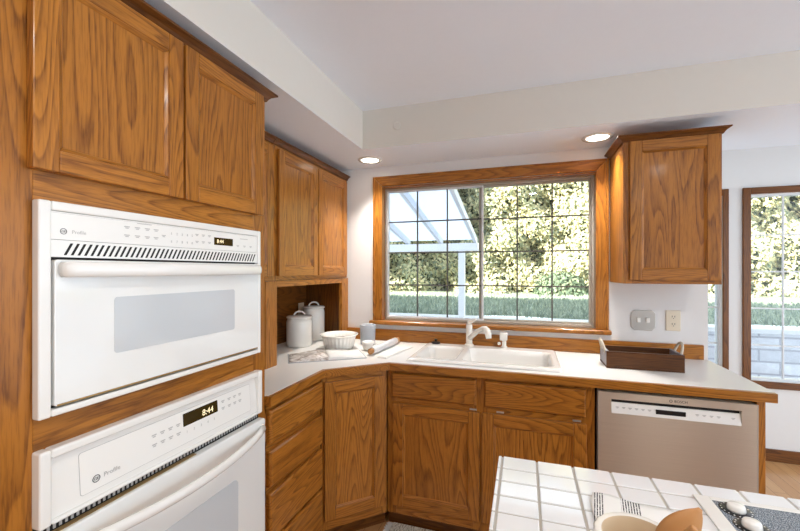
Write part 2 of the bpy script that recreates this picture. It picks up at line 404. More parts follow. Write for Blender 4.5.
roof = part('roof', MB().prism([(-9.0, ZC + 0.13), (2.66, ZC + 0.13), (2.66, 4.9), (-0.5, 7.0), (-9.0, 4.9)], -17.0, 4.0, 'x'), plain('shade_roof_shingles', srgb(110, 104, 100), 0.9, noise=0.3, nscale=12)); roof['kind'] = 'structure'  # unseen roof mass, shaped to shade the lawn and keep sun out indoors
struct('wall_left', MB().box(XL - 0.12, -5.0, -0.08, XL, YB + 0.14, ZC), WALL)
wx0, wx1, wz0, wz1 = -0.955, 0.412, 1.05, 1.992
wb_ = MB().box(XL, YB, 0, wx0, YB + 0.14, ZC).box(wx1, YB, 0, XE, YB + 0.14, ZC).box(wx0, YB, 0, wx1, YB + 0.14, wz0).box(wx0, YB, wz1, wx1, YB + 0.14, ZC)
struct('wall_back', wb_, WALL)
# dropped soffit: vertical faces and underside
so = MB().prism([(XL, -2.6), (-0.927, -2.6), (-0.927, 2.121), (3.4, 2.121), (3.4, YB + 0.30), (XE, YB + 0.30), (XE, YB), (XL, YB)], ZS, ZC)
sof = struct('ceiling_soffit', so, [FASC, CEIL])
for pl in sof.data.polygons:
    if abs(pl.normal.z) > 0.5: pl.material_index = 1
# nook walls
struct('wall_nook_left', MB().box(XE - 0.12, YB + 0.14, 0, XE, YN + 0.12, ZC), WALL)
nx = [(1.01, 1.434), (1.607, 2.55)]; nz0, nz1 = 0.585, 1.972
nw = MB().box(XE, YN, 0, nx[0][0], YN + 0.12, ZC).box(nx[0][1], YN, 0, nx[1][0], YN + 0.12, ZC).box(nx[1][1], YN, 0, 3.4, YN + 0.12, ZC)
for a, b in nx: nw.box(a, YN, 0, b, YN + 0.12, nz0).box(a, YN, nz1, b, YN + 0.12, ZC)
struct('wall_nook_back', nw, WALL)
struct('baseboard_nook', MB().box(XE, YN - 0.014, 0, 3.4, YN, 0.09).box(XE, YB + 0.14, 0, XE + 0.014, YN - 0.014, 0.09), [DX], bevel=0.003)

def window_muntins(mb, xs, zs, x0, x1, z0, z1, y, wd=0.009, dp=0.012):
    for x in xs: mb.box(x - wd / 2, y, z0, x + wd / 2, y + dp, z1)
    for z in zs: mb.box(x0, y + 0.0005, z - wd / 2, x1, y + dp - 0.0005, z + wd / 2)
# --- kitchen slider
W1 = sroot('window_1')
c_ = MB()
cx0, cx1, cz1 = -1.009, 0.465, 2.056
cwid = 0.062
zst = 1.055
def casing_piece(mb, pts, y0, y1): return mb.prism([(z, x) for x, z in pts][::-1], y0, y1, 'y')
cs = MB()
cs.mat(0); casing_piece(cs, [(cx0, zst), (cx0 + cwid, zst), (cx0 + cwid, cz1 - cwid), (cx0, cz1)], YB - 0.018, YB)
casing_piece(cs, [(cx1 - cwid, zst), (cx1, zst), (cx1, cz1), (cx1 - cwid, cz1 - cwid)], YB - 0.018, YB)
cs.mat(1); casing_piece(cs, [(cx0, cz1), (cx0 + cwid, cz1 - cwid), (cx1 - cwid, cz1 - cwid), (cx1, cz1)], YB - 0.018, YB)
part('casing', cs, [OZ, OX], W1, bevel=0.005)
# back band
bb = MB().mat(0).box(cx0 - 0.006, YB - 0.024, zst, cx0 + 0.008, YB, cz1 + 0.006).box(cx1 - 0.008, YB - 0.024, zst, cx1 + 0.006, YB, cz1 + 0.006)
bb.mat(1).box(cx0 + 0.008, YB - 0.024, cz1 - 0.008, cx1 - 0.008, YB, cz1 + 0.006)
part('casing_back_band', bb, [OZ, OX], W1, bevel=0.003)
jb = MB().mat(0).box(wx0, YB - 0.003, wz0, wx0 + 0.007, YB + 0.05, wz1).box(wx1 - 0.007, YB - 0.003, wz0, wx1, YB + 0.05, wz1)
jb.mat(1).box(wx0 + 0.007, YB - 0.003, wz1 - 0.008, wx1 - 0.007, YB + 0.05, wz1)
part('jamb', jb, [OZ, OX], W1)
part('stool', MB().box(cx0 - 0.028, YB - 0.045, 1.028, cx1 + 0.018, YB + 0.05, zst), OX, W1, bevel=0.008, seg=3)
wf = MB(); a0, a1, b0, b1 = wx0 + 0.007, wx1 - 0.007, zst + 0.001, wz1 - 0.008
Y0 = YB + 0.052
for q in ((a0, b0, a0 + 0.012, b1), (a1 - 0.014, b0, a1, b1), (a0 + 0.012, b0, a1 - 0.014, b0 + 0.014), (a0 + 0.012, b1 - 0.012, a1 - 0.014, b1)):
    wf.box(q[0], Y0, q[1], q[2], Y0 + 0.06, q[3])
part('window_frame', wf, ALU, W1, bevel=0.002)
def sash(x0, x1, y, stile, mx, mz, matf, z0, z1, sl=None, sr=None):
    sl = sl or stile; sr = sr or stile; return sash2(x0, x1, y, sl, sr, mx, mz, matf, z0, z1)
def sash2(x0, x1, y, sl, sr, mx, mz, matf, z0, z1):
    s = MB()
    s.box(x0, y, z0, x0 + sl, y + 0.024, z1).box(x1 - sr, y, z0, x1, y + 0.024, z1)
    s.box(x0 + sl, y, z0, x1 - sr, y + 0.024, z0 + 0.012).box(x0 + sl, y, z1 - 0.012, x1 - sr, y + 0.024, z1)
    r = part('sash', s, matf, W1, bevel=0.002)
    m = MB(); window_muntins(m, mx, mz, x0 + sl, x1 - sr, z0 + 0.012, z1 - 0.012, y + 0.006)
    part('muntin_grid', m, ALUL, r)
    part('glass_pane', MB().box(x0 + sl, y + 0.010, z0 + 0.012, x1 - sr, y + 0.013, z1 - 0.012), GLASS, r)
zr = [1.405 + (z - 1.405) * 1.028 for z in (1.740, 1.526, 1.305)]
sash(a0 + 0.012, -0.258, Y0 + 0.008, 0.013, [-0.714, -0.502], zr, WVIN, b0 + 0.014, b1 - 0.012, sl=0.007)
sash(-0.290, a1 - 0.014, Y0 + 0.033, 0.026, [-0.044, 0.169], zr, ALU, b0 + 0.014, b1 - 0.012, sr=0.010)
# --- nook windows
def nook_window(name, x0, x1, mx, cw):
    Wn = sroot(name); cs = MB()
    cs.mat(0).box(x0 - cw, YN - 0.018, nz0 - 0.05, x0, YN, nz1 + 0.05).box(x1, YN - 0.018, nz0 - 0.05, x1 + cw, YN, nz1 + 0.05)
    cs.mat(1).box(x0, YN - 0.018, nz1, x1, YN, nz1 + 0.05).box(x0, YN - 0.018, nz0 - 0.05, x1, YN, nz0)
    part('casing', cs, [DZ, DX], Wn, bevel=0.004)
    f = MB(); y = YN + 0.03
    f.box(x0, y, nz0, x0 + 0.012, y + 0.05, nz1).box(x1 - 0.012, y, nz0, x1, y + 0.05, nz1).box(x0, y, nz0, x1, y + 0.05, nz0 + 0.014).box(x0, y, nz1 - 0.014, x1, y + 0.05, nz1)
    part('sash', f, WVIN, Wn)
    m = MB(); window_muntins(m, mx, [1.670, 1.396, 1.120, 0.842], x0 + 0.012, x1 - 0.012, nz0 + 0.014, nz1 - 0.014, y + 0.012, 0.010)
    part('muntin_grid', m, WVIN, Wn)
    part('glass_pane', MB().box(x0 + 0.012, y + 0.016, nz0 + 0.014, x1 - 0.012, y + 0.019, nz1 - 0.014), GLASS, Wn)
nook_window('window_2', nx[0][0], nx[0][1], [1.222], 0.037)
nook_window('window_3', nx[1][0], nx[1][1], [1.826, 2.045, 2.264], 0.05)

# ================================================================ TALL OVEN CABINET (built facing -Y, turned to face +X)
FX = -0.961
Q = R(90)
oc = thing('oven_cabinet', 'tall oak cabinet with two upper doors surrounding the white wall ovens', 'cabinet', (FX, 0, 0), Q)
L0, L1, ZT = 0.458, 1.250, 2.090
# carcass sides, top, floor and shelves leave the oven bays open
cb = MB().mat(0).box(L0, 0.02, 0.0, L0 + 0.018, 0.605, ZT).box(L1 - 0.018, 0.02, 0.0, L1, 0.605, ZT)
cb.mat(1).box(L0 + 0.018, 0.02, ZT - 0.018, L1 - 0.018, 0.605, ZT).box(L0 + 0.018, 0.02, 1.585, L1 - 0.018, 0.605, 1.60)
cb.box(L0 + 0.018, 0.02, 1.055, L1 - 0.018, 0.605, 1.07).box(L0 + 0.018, 0.02, 0.27, L1 - 0.018, 0.605, 0.285)
cb.mat(0).box(L0 + 0.018, 0.59, 0.0, L1 - 0.018, 0.605, ZT - 0.018)
part('carcass', cb, [OZ, OX], oc)
ff = MB().mat(0).box(L0, 0, 0.0, 0.512, 0.02, ZT).box(1.185, 0, 0.0, L1, 0.02, ZT)
ff.mat(1).box(0.512, 0, 1.538, 1.185, 0.02, 1.64).box(0.512, 0, 1.020, 1.185, 0.02, 1.115).box(0.512, 0, 2.04, 1.185, 0.02, ZT).box(0.512, 0, 0.0, 1.185, 0.02, 0.30)
ff.mat(0).box(0.845, 0, 1.64, 0.878, 0.02, 2.04)
part('face_frame', ff, [OZ, OX], oc, bevel=0.001, seg=1)
cab_door(oc, 0.501, 0.8585, 1.613, 2.066, fw=0.047, th=0.022)
cab_door(oc, 0.8665, 1.216, 1.613, 2.066, fw=0.047, th=0.022)
crown(oc, [(L0, 0), (L1, 0), (L1, 0.262)], 2.062, 2.096, 0.036)

# ---- microwave
mw = thing('microwave_oven', 'upper built-in white microwave oven with slanted vent slots and full width handle', 'microwave', (FX, 0, 1.098), Q)
def Z(mb_z): return mb_z - 1.098
def frame_mb(x0, x1, z0, z1, wl, wr, wt, wbm, y0, y1):
    return MB().box(x0, y0, z0, x0 + wl, y1, z1).box(x1 - wr, y0, z0, x1, y1, z1).box(x0 + wl, y0, z1 - wt, x1 - wr, y1, z1).box(x0 + wl, y0, z0, x1 - wr, y1, z0 + wbm)
part('body', MB().box(0.535, 0.0, Z(1.118), 1.178, 0.45, Z(1.53)), INK, mw)
part('trim_frame', frame_mb(0.509, 1.197, Z(1.098), Z(1.551), 0.023, 0.016, 0.020, 0.015, -0.024, -0.001), APPL, mw, bevel=0.004, seg=3)
km = MB().box(0.532, -0.019, Z(1.471), 1.180, -0.001, Z(1.5305)).mat(1)
def keymarks(mb, xs, zs, w_, h_, y):
    for x in xs:
        for z in zs:
            mb.box(x, y - 0.0003, z, x + w_, y, z + h_)
            mb.box(x + w_ * 0.2, y - 0.0003, z - h_ * 1.6, x + w_ * 0.8, y, z - h_ * 0.6)
keymarks(km, [0.687, 0.714, 0.741, 0.766], [Z(1.513), Z(1.492)], 0.014, 0.0022, -0.019)
keymarks(km, [0.790], [Z(1.500)], 0.012, 0.0022, -0.019)
keymarks(km, [0.902, 0.926, 0.950], [Z(1.513), Z(1.492)], 0.012, 0.0022, -0.019)
keymarks(km, [1.075, 1.108, 1.140], [Z(1.490)], 0.012, 0.0022, -0.019)
km.box(1.092, -0.0193, Z(1.514), 1.130, -0.019, Z(1.516)).box(0.72, -0.0193, Z(1.5245), 0.76, -0.019, Z(1.5262))
km.box(0.533, -0.0193, Z(1.5275), 1.179, -0.019, Z(1.528))
pn = part('control_panel', km, [PANEL, INK], mw)
dsp = part('display', MB().box(0.975, -0.0205, Z(1.487), 1.056, -0.0188, Z(1.511)), DISP, pn)
text('clock_digits', '8:44', 0.017, 0.985, -0.0208, Z(1.4935), dsp, DIGIT)
def ge_logo(parent, x, y, z, r):
    b = MB()
    for k in range(24):
        a, c2 = 2 * math.pi * k / 24, 2 * math.pi * (k + 1) / 24
        b.prism([(z + r * math.sin(t_) * s_, x + r * math.cos(t_) * s_) for t_, s_ in ((a, 1), (a, 0.82), (c2, 0.82), (c2, 1))], y - 0.0004, y, 'y')
    o = part('monogram', b, INKD, parent)
    text('monogram_letters', 'GE', r * 1.05, x, y - 0.0003, z - r * 0.36, o, INKD, 'CENTER')
ge_logo(pn, 0.556, -0.0191, Z(1.489), 0.0065)
text('lettering', 'Profile', 0.011, 0.572, -0.0192, Z(1.4855), pn, INK)
for i in range(10):
    text('key_digit', str((i + 1) % 10), 0.010, 0.818 + 0.0175 * (i % 5), -0.0192, Z(1.505) if i < 5 else Z(1.483), pn, INK)
sl = MB().box(0.532, -0.0195, Z(1.4335), 1.180, -0.001, Z(1.470)).mat(1)
n_s = 46
for i in range(n_s):
    x = 0.556 + i * (1.166 - 0.556) / n_s
    sl.prism([(Z(1.438), x), (Z(1.438), x + 0.0055), (Z(1.464), x + 0.0185), (Z(1.464), x + 0.013)], -0.0198, -0.0192, 'y')
vg = part('vent_grille', sl, [PANEL, DARK], mw)
part('door_gap', MB().box(0.532, -0.010, Z(1.1135), 1.180, -0.001, Z(1.4335)), DARK, mw)
md = part('door', plate(MB(), 0.536, Z(1.118), 1.178, Z(1.428), -0.026, -0.0105, 0.006), APPG, mw, bevel=0.002)
part('door_window', plate(MB(), 0.658, Z(1.206), 1.057, Z(1.341), -0.0272, -0.0262, 0.008), OVGL, md)
part('door_edge_strip', MB().box(0.54, -0.0268, Z(1.1185), 1.175, -0.0262, Z(1.1225)), BRASS, md)
hm = MB()
hp = [(0.548, -0.028, Z(1.407)), (0.552, -0.044, Z(1.407)), (0.566, -0.052, Z(1.407)), (0.86, -0.056, Z(1.407)), (1.15, -0.052, Z(1.407)), (1.164, -0.044, Z(1.407)), (1.168, -0.028, Z(1.407))]
hm.tube(hp, 0.0085, 14, sy=2.0)
part('handle', hm, APPL, md)

# ---- wall oven
wo = thing('wall_oven', 'lower built-in white wall oven with bowed handle and clock display', 'oven', (FX - 0.004, 0, 0.30), Q)
def Zo(z): return z - 0.30
part('body', MB().box(0.525, 0.0, Zo(0.31), 1.182, 0.55, Zo(1.01)), INK, wo)
# control fascia: outer rim around a recessed, slightly sloped face
pf = frame_mb(0.510, 1.204, Zo(0.872), Zo(1.031), 0.022, 0.022, 0.020, 0.010, -0.030, -0.001)
part('panel_frame', pf, APPL, wo, bevel=0.006, seg=3)
pb = MB().prism([(-0.022, Zo(0.876)), (-0.001, Zo(0.876)), (-0.001, Zo(1.018)), (-0.012, Zo(1.018))], 0.515, 1.19, 'x')
cpanel = part('control_panel', pb, APPL, wo)
def yslope(z): return -0.022 + (z - 0.876) / (1.018 - 0.876) * 0.010
tilt = -math.atan2(0.010, 0.142)
def inset(x0, x1, z0, z1, th, name, mat, parent, r=0.006, extra=None):
    m = MB(); pts = rrect(x0, z0, x1, z1, r)
    m.seed = 0.5; n = len(pts)
    b = m.addv([(x, yslope(z) - th, Zo(z)) for x, z in pts] + [(x, yslope(z) + 0.0005, Zo(z)) for x, z in pts])
    m.face([b + i for i in range(n)]); m.face([b + n + i for i in reversed(range(n))])
    for i in range(n): j = (i + 1) % n; m.face([b + i, b + n + i, b + n + j, b + j])
    if extra:
        k = len(m.v); m.v += extra.v; m.sd += extra.sd; m.f += [tuple(i + k for i in f) for f in extra.f]; m.fm += [1] * len(extra.f); m.sm += extra.sm
    return part(name, m, mat, parent)
ol_ = inset(0.590, 1.150, 0.8975, 0.9935, 0.0006, 'control_outline', INK, cpanel)
KEYS = MB()
for x in (0.765, 0.790, 0.815, 0.840):
    for z in (0.960, 0.935): keymarks(KEYS, [x], [Zo(z)], 0.014, 0.003, yslope(z) - 0.0012)
for x in (1.012, 1.040, 1.065, 1.09):
    for z in (0.972, 0.950): keymarks(KEYS, [x], [Zo(z)], 0.014, 0.003, yslope(z) - 0.0012)
og_ = inset(0.591, 1.149, 0.8985, 0.9925, 0.0009, 'control_glass', [PANEL, INK], cpanel, extra=KEYS)
dd = inset(0.864, 0.996, 0.947, 0.984, 0.0014, 'display', DISP, cpanel, 0.002)
text('clock_digits', '8:44', 0.026, 0.932, yslope(0.956) - 0.0024, Zo(0.955), dd, DIGIT)
ge_logo(cpanel, 0.624, yslope(0.922) - 0.0018, Zo(0.922), 0.0085)
text('lettering', 'Profile', 0.015, 0.640, yslope(0.92) - 0.0018, Zo(0.918), cpanel, INK)
for i, x in enumerate((0.872, 0.898, 0.924, 0.950, 0.976)):
    text('key_digit', str(i + 1), 0.011, x, yslope(0.927) - 0.0022, Zo(0.926), cpanel, INK)
teeth = MB().box(0.512, -0.012, Zo(0.842), 1.200, -0.001, Zo(0.872)).mat(1)
for i in range(60): teeth.box(0.52 + i * 0.0113, -0.0135, Zo(0.856), 0.525 + i * 0.0113, -0.012, Zo(0.870))
part('vent_gap', teeth, [DARK, INK], wo)
od = part('door', plate(MB(), 0.512, Zo(0.315), 1.207, Zo(0.853), -0.040, -0.013, 0.01), APPG, wo, bevel=0.004, seg=3)
part('door_top_strip', MB().box(0.52, -0.030, Zo(0.8532), 0.90, -0.016, Zo(0.8545)), BRASS, od)
part('door_window', plate(MB(), 0.640, Zo(0.40), 1.062, Zo(0.700), -0.0414, -0.0402, 0.02), OVGL, od)
hp = []
for i in range(17):
    t_ = i / 16; x = 0.520 + t_ * (1.186 - 0.520); hp.append((x, -0.046 - 0.052 * math.sin(math.pi * t_) ** 0.7, Zo(0.820) - 0.012 * math.sin(math.pi * t_)))
part('handle', MB().tube(hp, 0.0105, 12, sy=1.35), APPL, od)
for x in (0.508, 1.174): part('handle_mount', MB().box(x, -0.045, Zo(0.805), x + 0.024, -0.039, Zo(0.835)), APPL, od, bevel=0.002)

# ---- pantry cabinet left of the ovens (a sliver at the photo's left edge)
pc = thing('pantry_cabinet', 'oak pantry cabinet at the far left edge, beside the oven cabinet', 'cabinet', (FX - 0.025, 0, 0), Q)
part('carcass', MB().box(-0.15, 0.021, 0, 0.452, 0.578, ZT), OZ, pc)
part('face_frame', MB().mat(0).box(-0.15, 0, 0, -0.11, 0.02, ZT).box(0.425, 0, 0, 0.452, 0.02, ZT).mat(1).box(-0.11, 0, 0, 0.425, 0.02, 0.11).box(-0.11, 0, 2.05, 0.425, 0.02, ZT), [OZ, OX], pc)
cab_door(pc, -0.13, 0.438, 0.12, 1.38)
cab_door(pc, -0.13, 0.438, 1.40, 2.07)

# ================================================================ LEFT WALL CABINETS
UX = -1.226
def wall_cab(name, label, y0, y1, z0, z1, doors, loc=(UX, 0, 0), rz=Q, dep=0.340, cr=None):
    r = thing(name, label, 'cabinet', loc, rz)
    b = MB().mat(0).box(y0, 0.02, z0, y0 + 0.016, dep, z1).box(y1 - 0.016, 0.02, z0, y1, dep, z1)
    b.mat(1).box(y0 + 0.016, 0.02, z0 + 0.018, y1 - 0.016, dep, z0 + 0.034).box(y0 + 0.016, 0.02, z1 - 0.016, y1 - 0.016, dep, z1)
    b.mat(0).box(y0 + 0.016, dep - 0.012, z0 + 0.034, y1 - 0.016, dep, z1 - 0.016)
    part('carcass', b, [OZ, OX], r)
    f = MB().mat(0).box(y0, 0, z0, y0 + 0.04, 0.02, z1).box(y1 - 0.035, 0, z0, y1, 0.02, z1)
    f.mat(1).box(y0 + 0.04, 0, z0, y1 - 0.035, 0.02, z0 + 0.04).box(y0 + 0.04, 0, z1 - 0.045, y1 - 0.035, 0.02, z1)
    for a, b_ in zip(doors, doors[1:]): f.mat(0).box(a[1] - 0.016, 0, z0 + 0.04, b_[0] + 0.016, 0.02, z1 - 0.045)
    part('face_frame', f, [OZ, OX], r)
    for d in doors: cab_door(r, d[0], d[1], d[2], d[3], fw=0.052)
    if cr: crown(r, cr, z1 - 0.022, z1 + 0.008, 0.030)
    return r
wall_cab('upper_cabinet', 'narrow oak wall cabinet half hidden behind the tall oven cabinet', 1.252, 1.652, 1.352, 2.076, [(1.262, 1.642, 1.374, 2.036)], cr=[(1.292, 0), (1.652, 0)])
wall_cab('upper_cabinet', 'two-door oak wall cabinet in the left corner above the canister alcove', 1.654, 2.516, 1.352, 2.076, [(1.688, 2.080, 1.374, 2.036), (2.088, 2.484, 1.374, 2.036)], cr=[(1.654, 0), (2.516, 0)])
# alcove below
al = thing('appliance_alcove', 'open oak alcove standing on the counter below the corner wall cabinet', 'cabinet', (UX, 0, 0.914), Q)
part('stile', MB().box(1.590, -0.010, 0.0, 1.680, 0.015, 0.436), OZ, al, bevel=0.002)
part('stile', MB().box(2.420, -0.010, 0.0, 2.518, 0.015, 0.436), OZ, al, bevel=0.002)
part('rail', MB().box(1.680, -0.008, 0.404, 2.420, 0.015, 0.436), OX, al, bevel=0.002)
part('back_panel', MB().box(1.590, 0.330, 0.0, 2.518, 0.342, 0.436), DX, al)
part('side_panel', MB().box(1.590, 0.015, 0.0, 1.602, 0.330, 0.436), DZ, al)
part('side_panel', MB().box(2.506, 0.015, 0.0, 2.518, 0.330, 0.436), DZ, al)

# ================================================================ RIGHT WALL CABINET
rc = wall_cab('upper_cabinet', 'single-door oak wall cabinet right of the kitchen window', 0.483, 0.892, 1.338, 2.074, [(0.505, 0.880, 1.356, 2.052)], loc=(0, 2.195, 0), rz=0, dep=0.323)
part('end_panel', MB().box(0.479, 0.0, 1.338, 0.4828, 0.323, 2.06), OZ, rc)
crown(rc, [(0.479, 0.323), (0.479, 0), (0.892, 0), (0.892, 0.323)], 2.054, 2.084, 0.030)

# ================================================================ BASE CABINETS
BX = -0.964
db = thing('drawer_base_cabinet', 'oak base cabinet with a stack of four drawers beside the ovens', 'cabinet', (BX - 0.005, 0, 0), Q)
part('carcass', MB().box(1.252, 0.021, 0.10, 1.684, 0.60, 0.874), OZ, db)
part('face_frame', MB().mat(0).box(1.252, 0, 0.10, 1.268, 0.02, 0.874).box(1.672, 0, 0.10, 1.690, 0.02, 0.874).mat(1).box(1.262, 0, 0.10, 1.672, 0.02, 0.17).box(1.262, 0, 0.30, 1.672, 0.02, 0.35).box(1.262, 0, 0.5, 1.672, 0.02, 0.55).box(1.262, 0, 0.68, 1.672, 0.02, 0.73).box(1.262, 0, 0.84, 1.672, 0.02, 0.874), [OZ, OX], db)
for z0, z1 in ((0.722, 0.852), (0.550, 0.690), (0.338, 0.522), (0.130, 0.324)): drawer(db, 1.266, 1.674, z0, z1, th=0.025)
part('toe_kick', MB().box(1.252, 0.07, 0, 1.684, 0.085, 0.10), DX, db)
# angled corner cabinet
P0, P1 = Vector((BX, 1.692)), Vector((-0.706, 1.936))
dv = (P1 - P0); cw = dv.length; cang = math.atan2(dv.y, dv.x)
ccb = thing('corner_base_cabinet', 'angled oak corner base cabinet with one tall door', 'cabinet', (P0.x, P0.y, 0), cang)
part('face_frame', MB().mat(0).box(0.0, 0, 0.10, 0.03, 0.02, 0.874).box(cw - 0.03, 0, 0.10, cw, 0.02, 0.874).mat(1).box(0.03, 0, 0.10, cw - 0.03, 0.02, 0.15).box(0.03, 0, 0.83, cw - 0.03, 0.02, 0.874), [OZ, OX], ccb)
inv = Matrix.Rotation(-cang, 2)
poly = [inv @ (Vector(p) - P0) for p in ((BX - 0.016, 1.697), (-0.716, 1.952), (-0.716, 2.505), (-1.556, 2.505), (-1.556, 1.697))]
part('carcass', MB().prism([tuple(p) for p in poly], 0.10, 0.874), OZ, ccb)
cab_door(ccb, 0.012, cw - 0.022, 0.152, 0.845)
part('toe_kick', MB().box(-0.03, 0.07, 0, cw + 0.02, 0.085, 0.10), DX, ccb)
# sink base
SY = 1.944
sb = thing('sink_base_cabinet', 'wide oak sink base cabinet with two doors under two false drawers', 'cabinet', (0, SY, 0), 0)
sc = MB().mat(0).box(-0.700, 0.021, 0.10, -0.684, 0.56, 0.874).box(0.288, 0.021, 0.10, 0.304, 0.56, 0.874)
sc.mat(1).box(-0.684, 0.021, 0.10, 0.288, 0.56, 0.116).mat(0).box(-0.684, 0.548, 0.116, 0.288, 0.56, 0.874)
part('carcass', sc, [OZ, OX], sb)
part('face_frame', MB().mat(0).box(-0.704, 0, 0.10, -0.655, 0.02, 0.874).box(-0.245, 0, 0.10, -0.175, 0.02, 0.874).box(0.250, 0, 0.10, 0.308, 0.02, 0.874)
     .mat(1).box(-0.655, 0, 0.10, -0.245, 0.02, 0.17).box(-0.175, 0, 0.10, 0.25, 0.02, 0.17).box(-0.655, 0, 0.665, -0.245, 0.02, 0.74).box(-0.175, 0, 0.665, 0.25, 0.02, 0.74).box(-0.655, 0, 0.845, -0.245, 0.02, 0.874).box(-0.175, 0, 0.845, 0.25, 0.02, 0.874), [OZ, OX], sb, bevel=0.001, seg=1)
drawer(sb, -0.676, -0.229, 0.728, 0.858); drawer(sb, -0.189, 0.270, 0.728, 0.858)
cab_door(sb, -0.668, -0.212, 0.152, 0.697); cab_door(sb, -0.199, 0.272, 0.152, 0.697)
for x in (-0.262, -0.13, 0.215):
    part('hinge', MB().box(x, -0.006, 0.702, x + 0.035, -0.0005, 0.709), STEELP, sb)
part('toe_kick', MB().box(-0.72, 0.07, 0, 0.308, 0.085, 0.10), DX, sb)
# end panel
ep = part('end_panel', MB().box(0.906, SY - 0.004, 0, 0.936, 2.505, 0.874), OZ, None, bevel=0.002)
tag(ep, 'oak end panel right of the steel dishwasher under the counter end', 'panel')

# ---- dishwasher
dw = thing('dishwasher', 'stainless steel dishwasher with white control strip under the right counter', 'dishwasher', (0, SY, 0), 0)
part('tub', MB().box(0.316, 0.02, 0.10, 0.902, 0.55, 0.870), DARK, dw)
part('door', MB().box(0.3205, -0.022, 0.115, 0.900, 0.018, 0.766).box(0.3205, -0.022, 0.828, 0.900, 0.018, 0.858).box(0.3205, -0.022, 0.766, 0.372, 0.018, 0.828).box(0.848, -0.022, 0.766, 0.900, 0.018, 0.828), STEEL, dw)
for x in (0.317, 0.9002): part('door_edge', MB().box(x, -0.0225, 0.115, x + 0.0033, 0.015, 0.858), STEELP, dw)
part('handle_pocket', MB().box(0.372, -0.004, 0.766, 0.848, 0.010, 0.828), DARK, dw)
cst = MB().prism([(-0.024, 0.767), (-0.004, 0.767), (-0.004, 0.812), (-0.012, 0.812)], 0.3725, 0.8475, 'x').mat(1)
ys = lambda z: -0.024 + (z - 0.767) / 0.045 * 0.012
keymarks(cst, [0.39, 0.415, 0.44, 0.465, 0.49, 0.515], [0.792], 0.013, 0.003, ys(0.792) - 0.0008); keymarks(cst, [0.69, 0.715, 0.74, 0.765, 0.815], [0.792], 0.013, 0.003, ys(0.792) - 0.0008)
cs_o = part('control_strip', cst, [PANEL, INK], dw)
part('display', MB().box(0.545, ys(0.79) - 0.0032, 0.780, 0.655, ys(0.79) + 0.001, 0.799), BLACK, cs_o)
text('lettering', 'BOSCH', 0.0150, 0.612, -0.0226, 0.8375, dw, BLACK)
ring = MB()
for k in range(16):
    a, c2 = 2 * math.pi * k / 16, 2 * math.pi * (k + 1) / 16
    ring.prism([(0.8425 + 0.006 * math.sin(t_) * s_, 0.600 + 0.006 * math.cos(t_) * s_) for t_, s_ in ((a, 1), (a, 0.7), (c2, 0.7), (c2, 1))], -0.0224, -0.0220, 'y')
part('emblem', ring, BLACK, dw)
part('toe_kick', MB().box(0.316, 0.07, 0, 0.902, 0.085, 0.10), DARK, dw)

# ================================================================ COUNTERTOP, SINK
EF = 1.907
ct = thing('countertop', 'long white laminate countertop with oak front edge, wrapping the corner under the window', 'countertop', (0, 0, 0.876))
sx0, sx1, sy0, sy1 = -0.585, 0.155, 2.005, 2.445     # cut-out
e = 0.02
top = MB()
A = [(-1.568, 1.252), (-0.9345 - e - 0.010, 1.252), (-0.9345 - e - 0.010, 1.262), (-0.9345 - e, 1.262), (-0.9345 - e, 1.677 + 0.008), (-0.679 - 0.009, EF + e), (-0.679, EF + e), (-0.679, 2.518), (-1.568, 2.518)]
top.prism(A, 0.0, 0.038).box(-0.679, EF + e, 0.0, sx0, 2.518, 0.038).box(sx1, EF + e, 0.0, 0.959, 2.518, 0.038)
top.box(sx0, EF + e, 0, sx1, sy0, 0.038).box(sx0, sy1, 0, sx1, 2.518, 0.038)
part('laminate_top', top, LAM, ct)
ed = MB()
ed.mat(1).prism([(-0.9345 - e - 0.0095, 1.2521), (-0.9345, 1.2521), (-0.9345, 1.677), (-0.9345 - e, 1.685), (-0.9345 - e, 1.2619), (-0.9345 - e - 0.0095, 1.2619)], 0.0, 0.0365)
ed.mat(0).prism([(-0.9345, 1.677), (-0.679, EF), (-0.688, EF + e), (-0.9345 - e, 1.685)], 0.0, 0.0365)
ed.mat(0).prism([(-0.679, EF), (0.959, EF), (0.959, EF + e), (-0.688, EF + e)], 0.0, 0.0365)
part('wood_edge', ed, [OX, OY], ct)
bs = part('backsplash', MB().mat(0).box(-1.222, 2.500, 0.9145, 0.936, 2.519, 0.994), [OX], None, bevel=0.002)
tag(bs, 'low oak backsplash board along the wall behind the sink', 'backsplash')

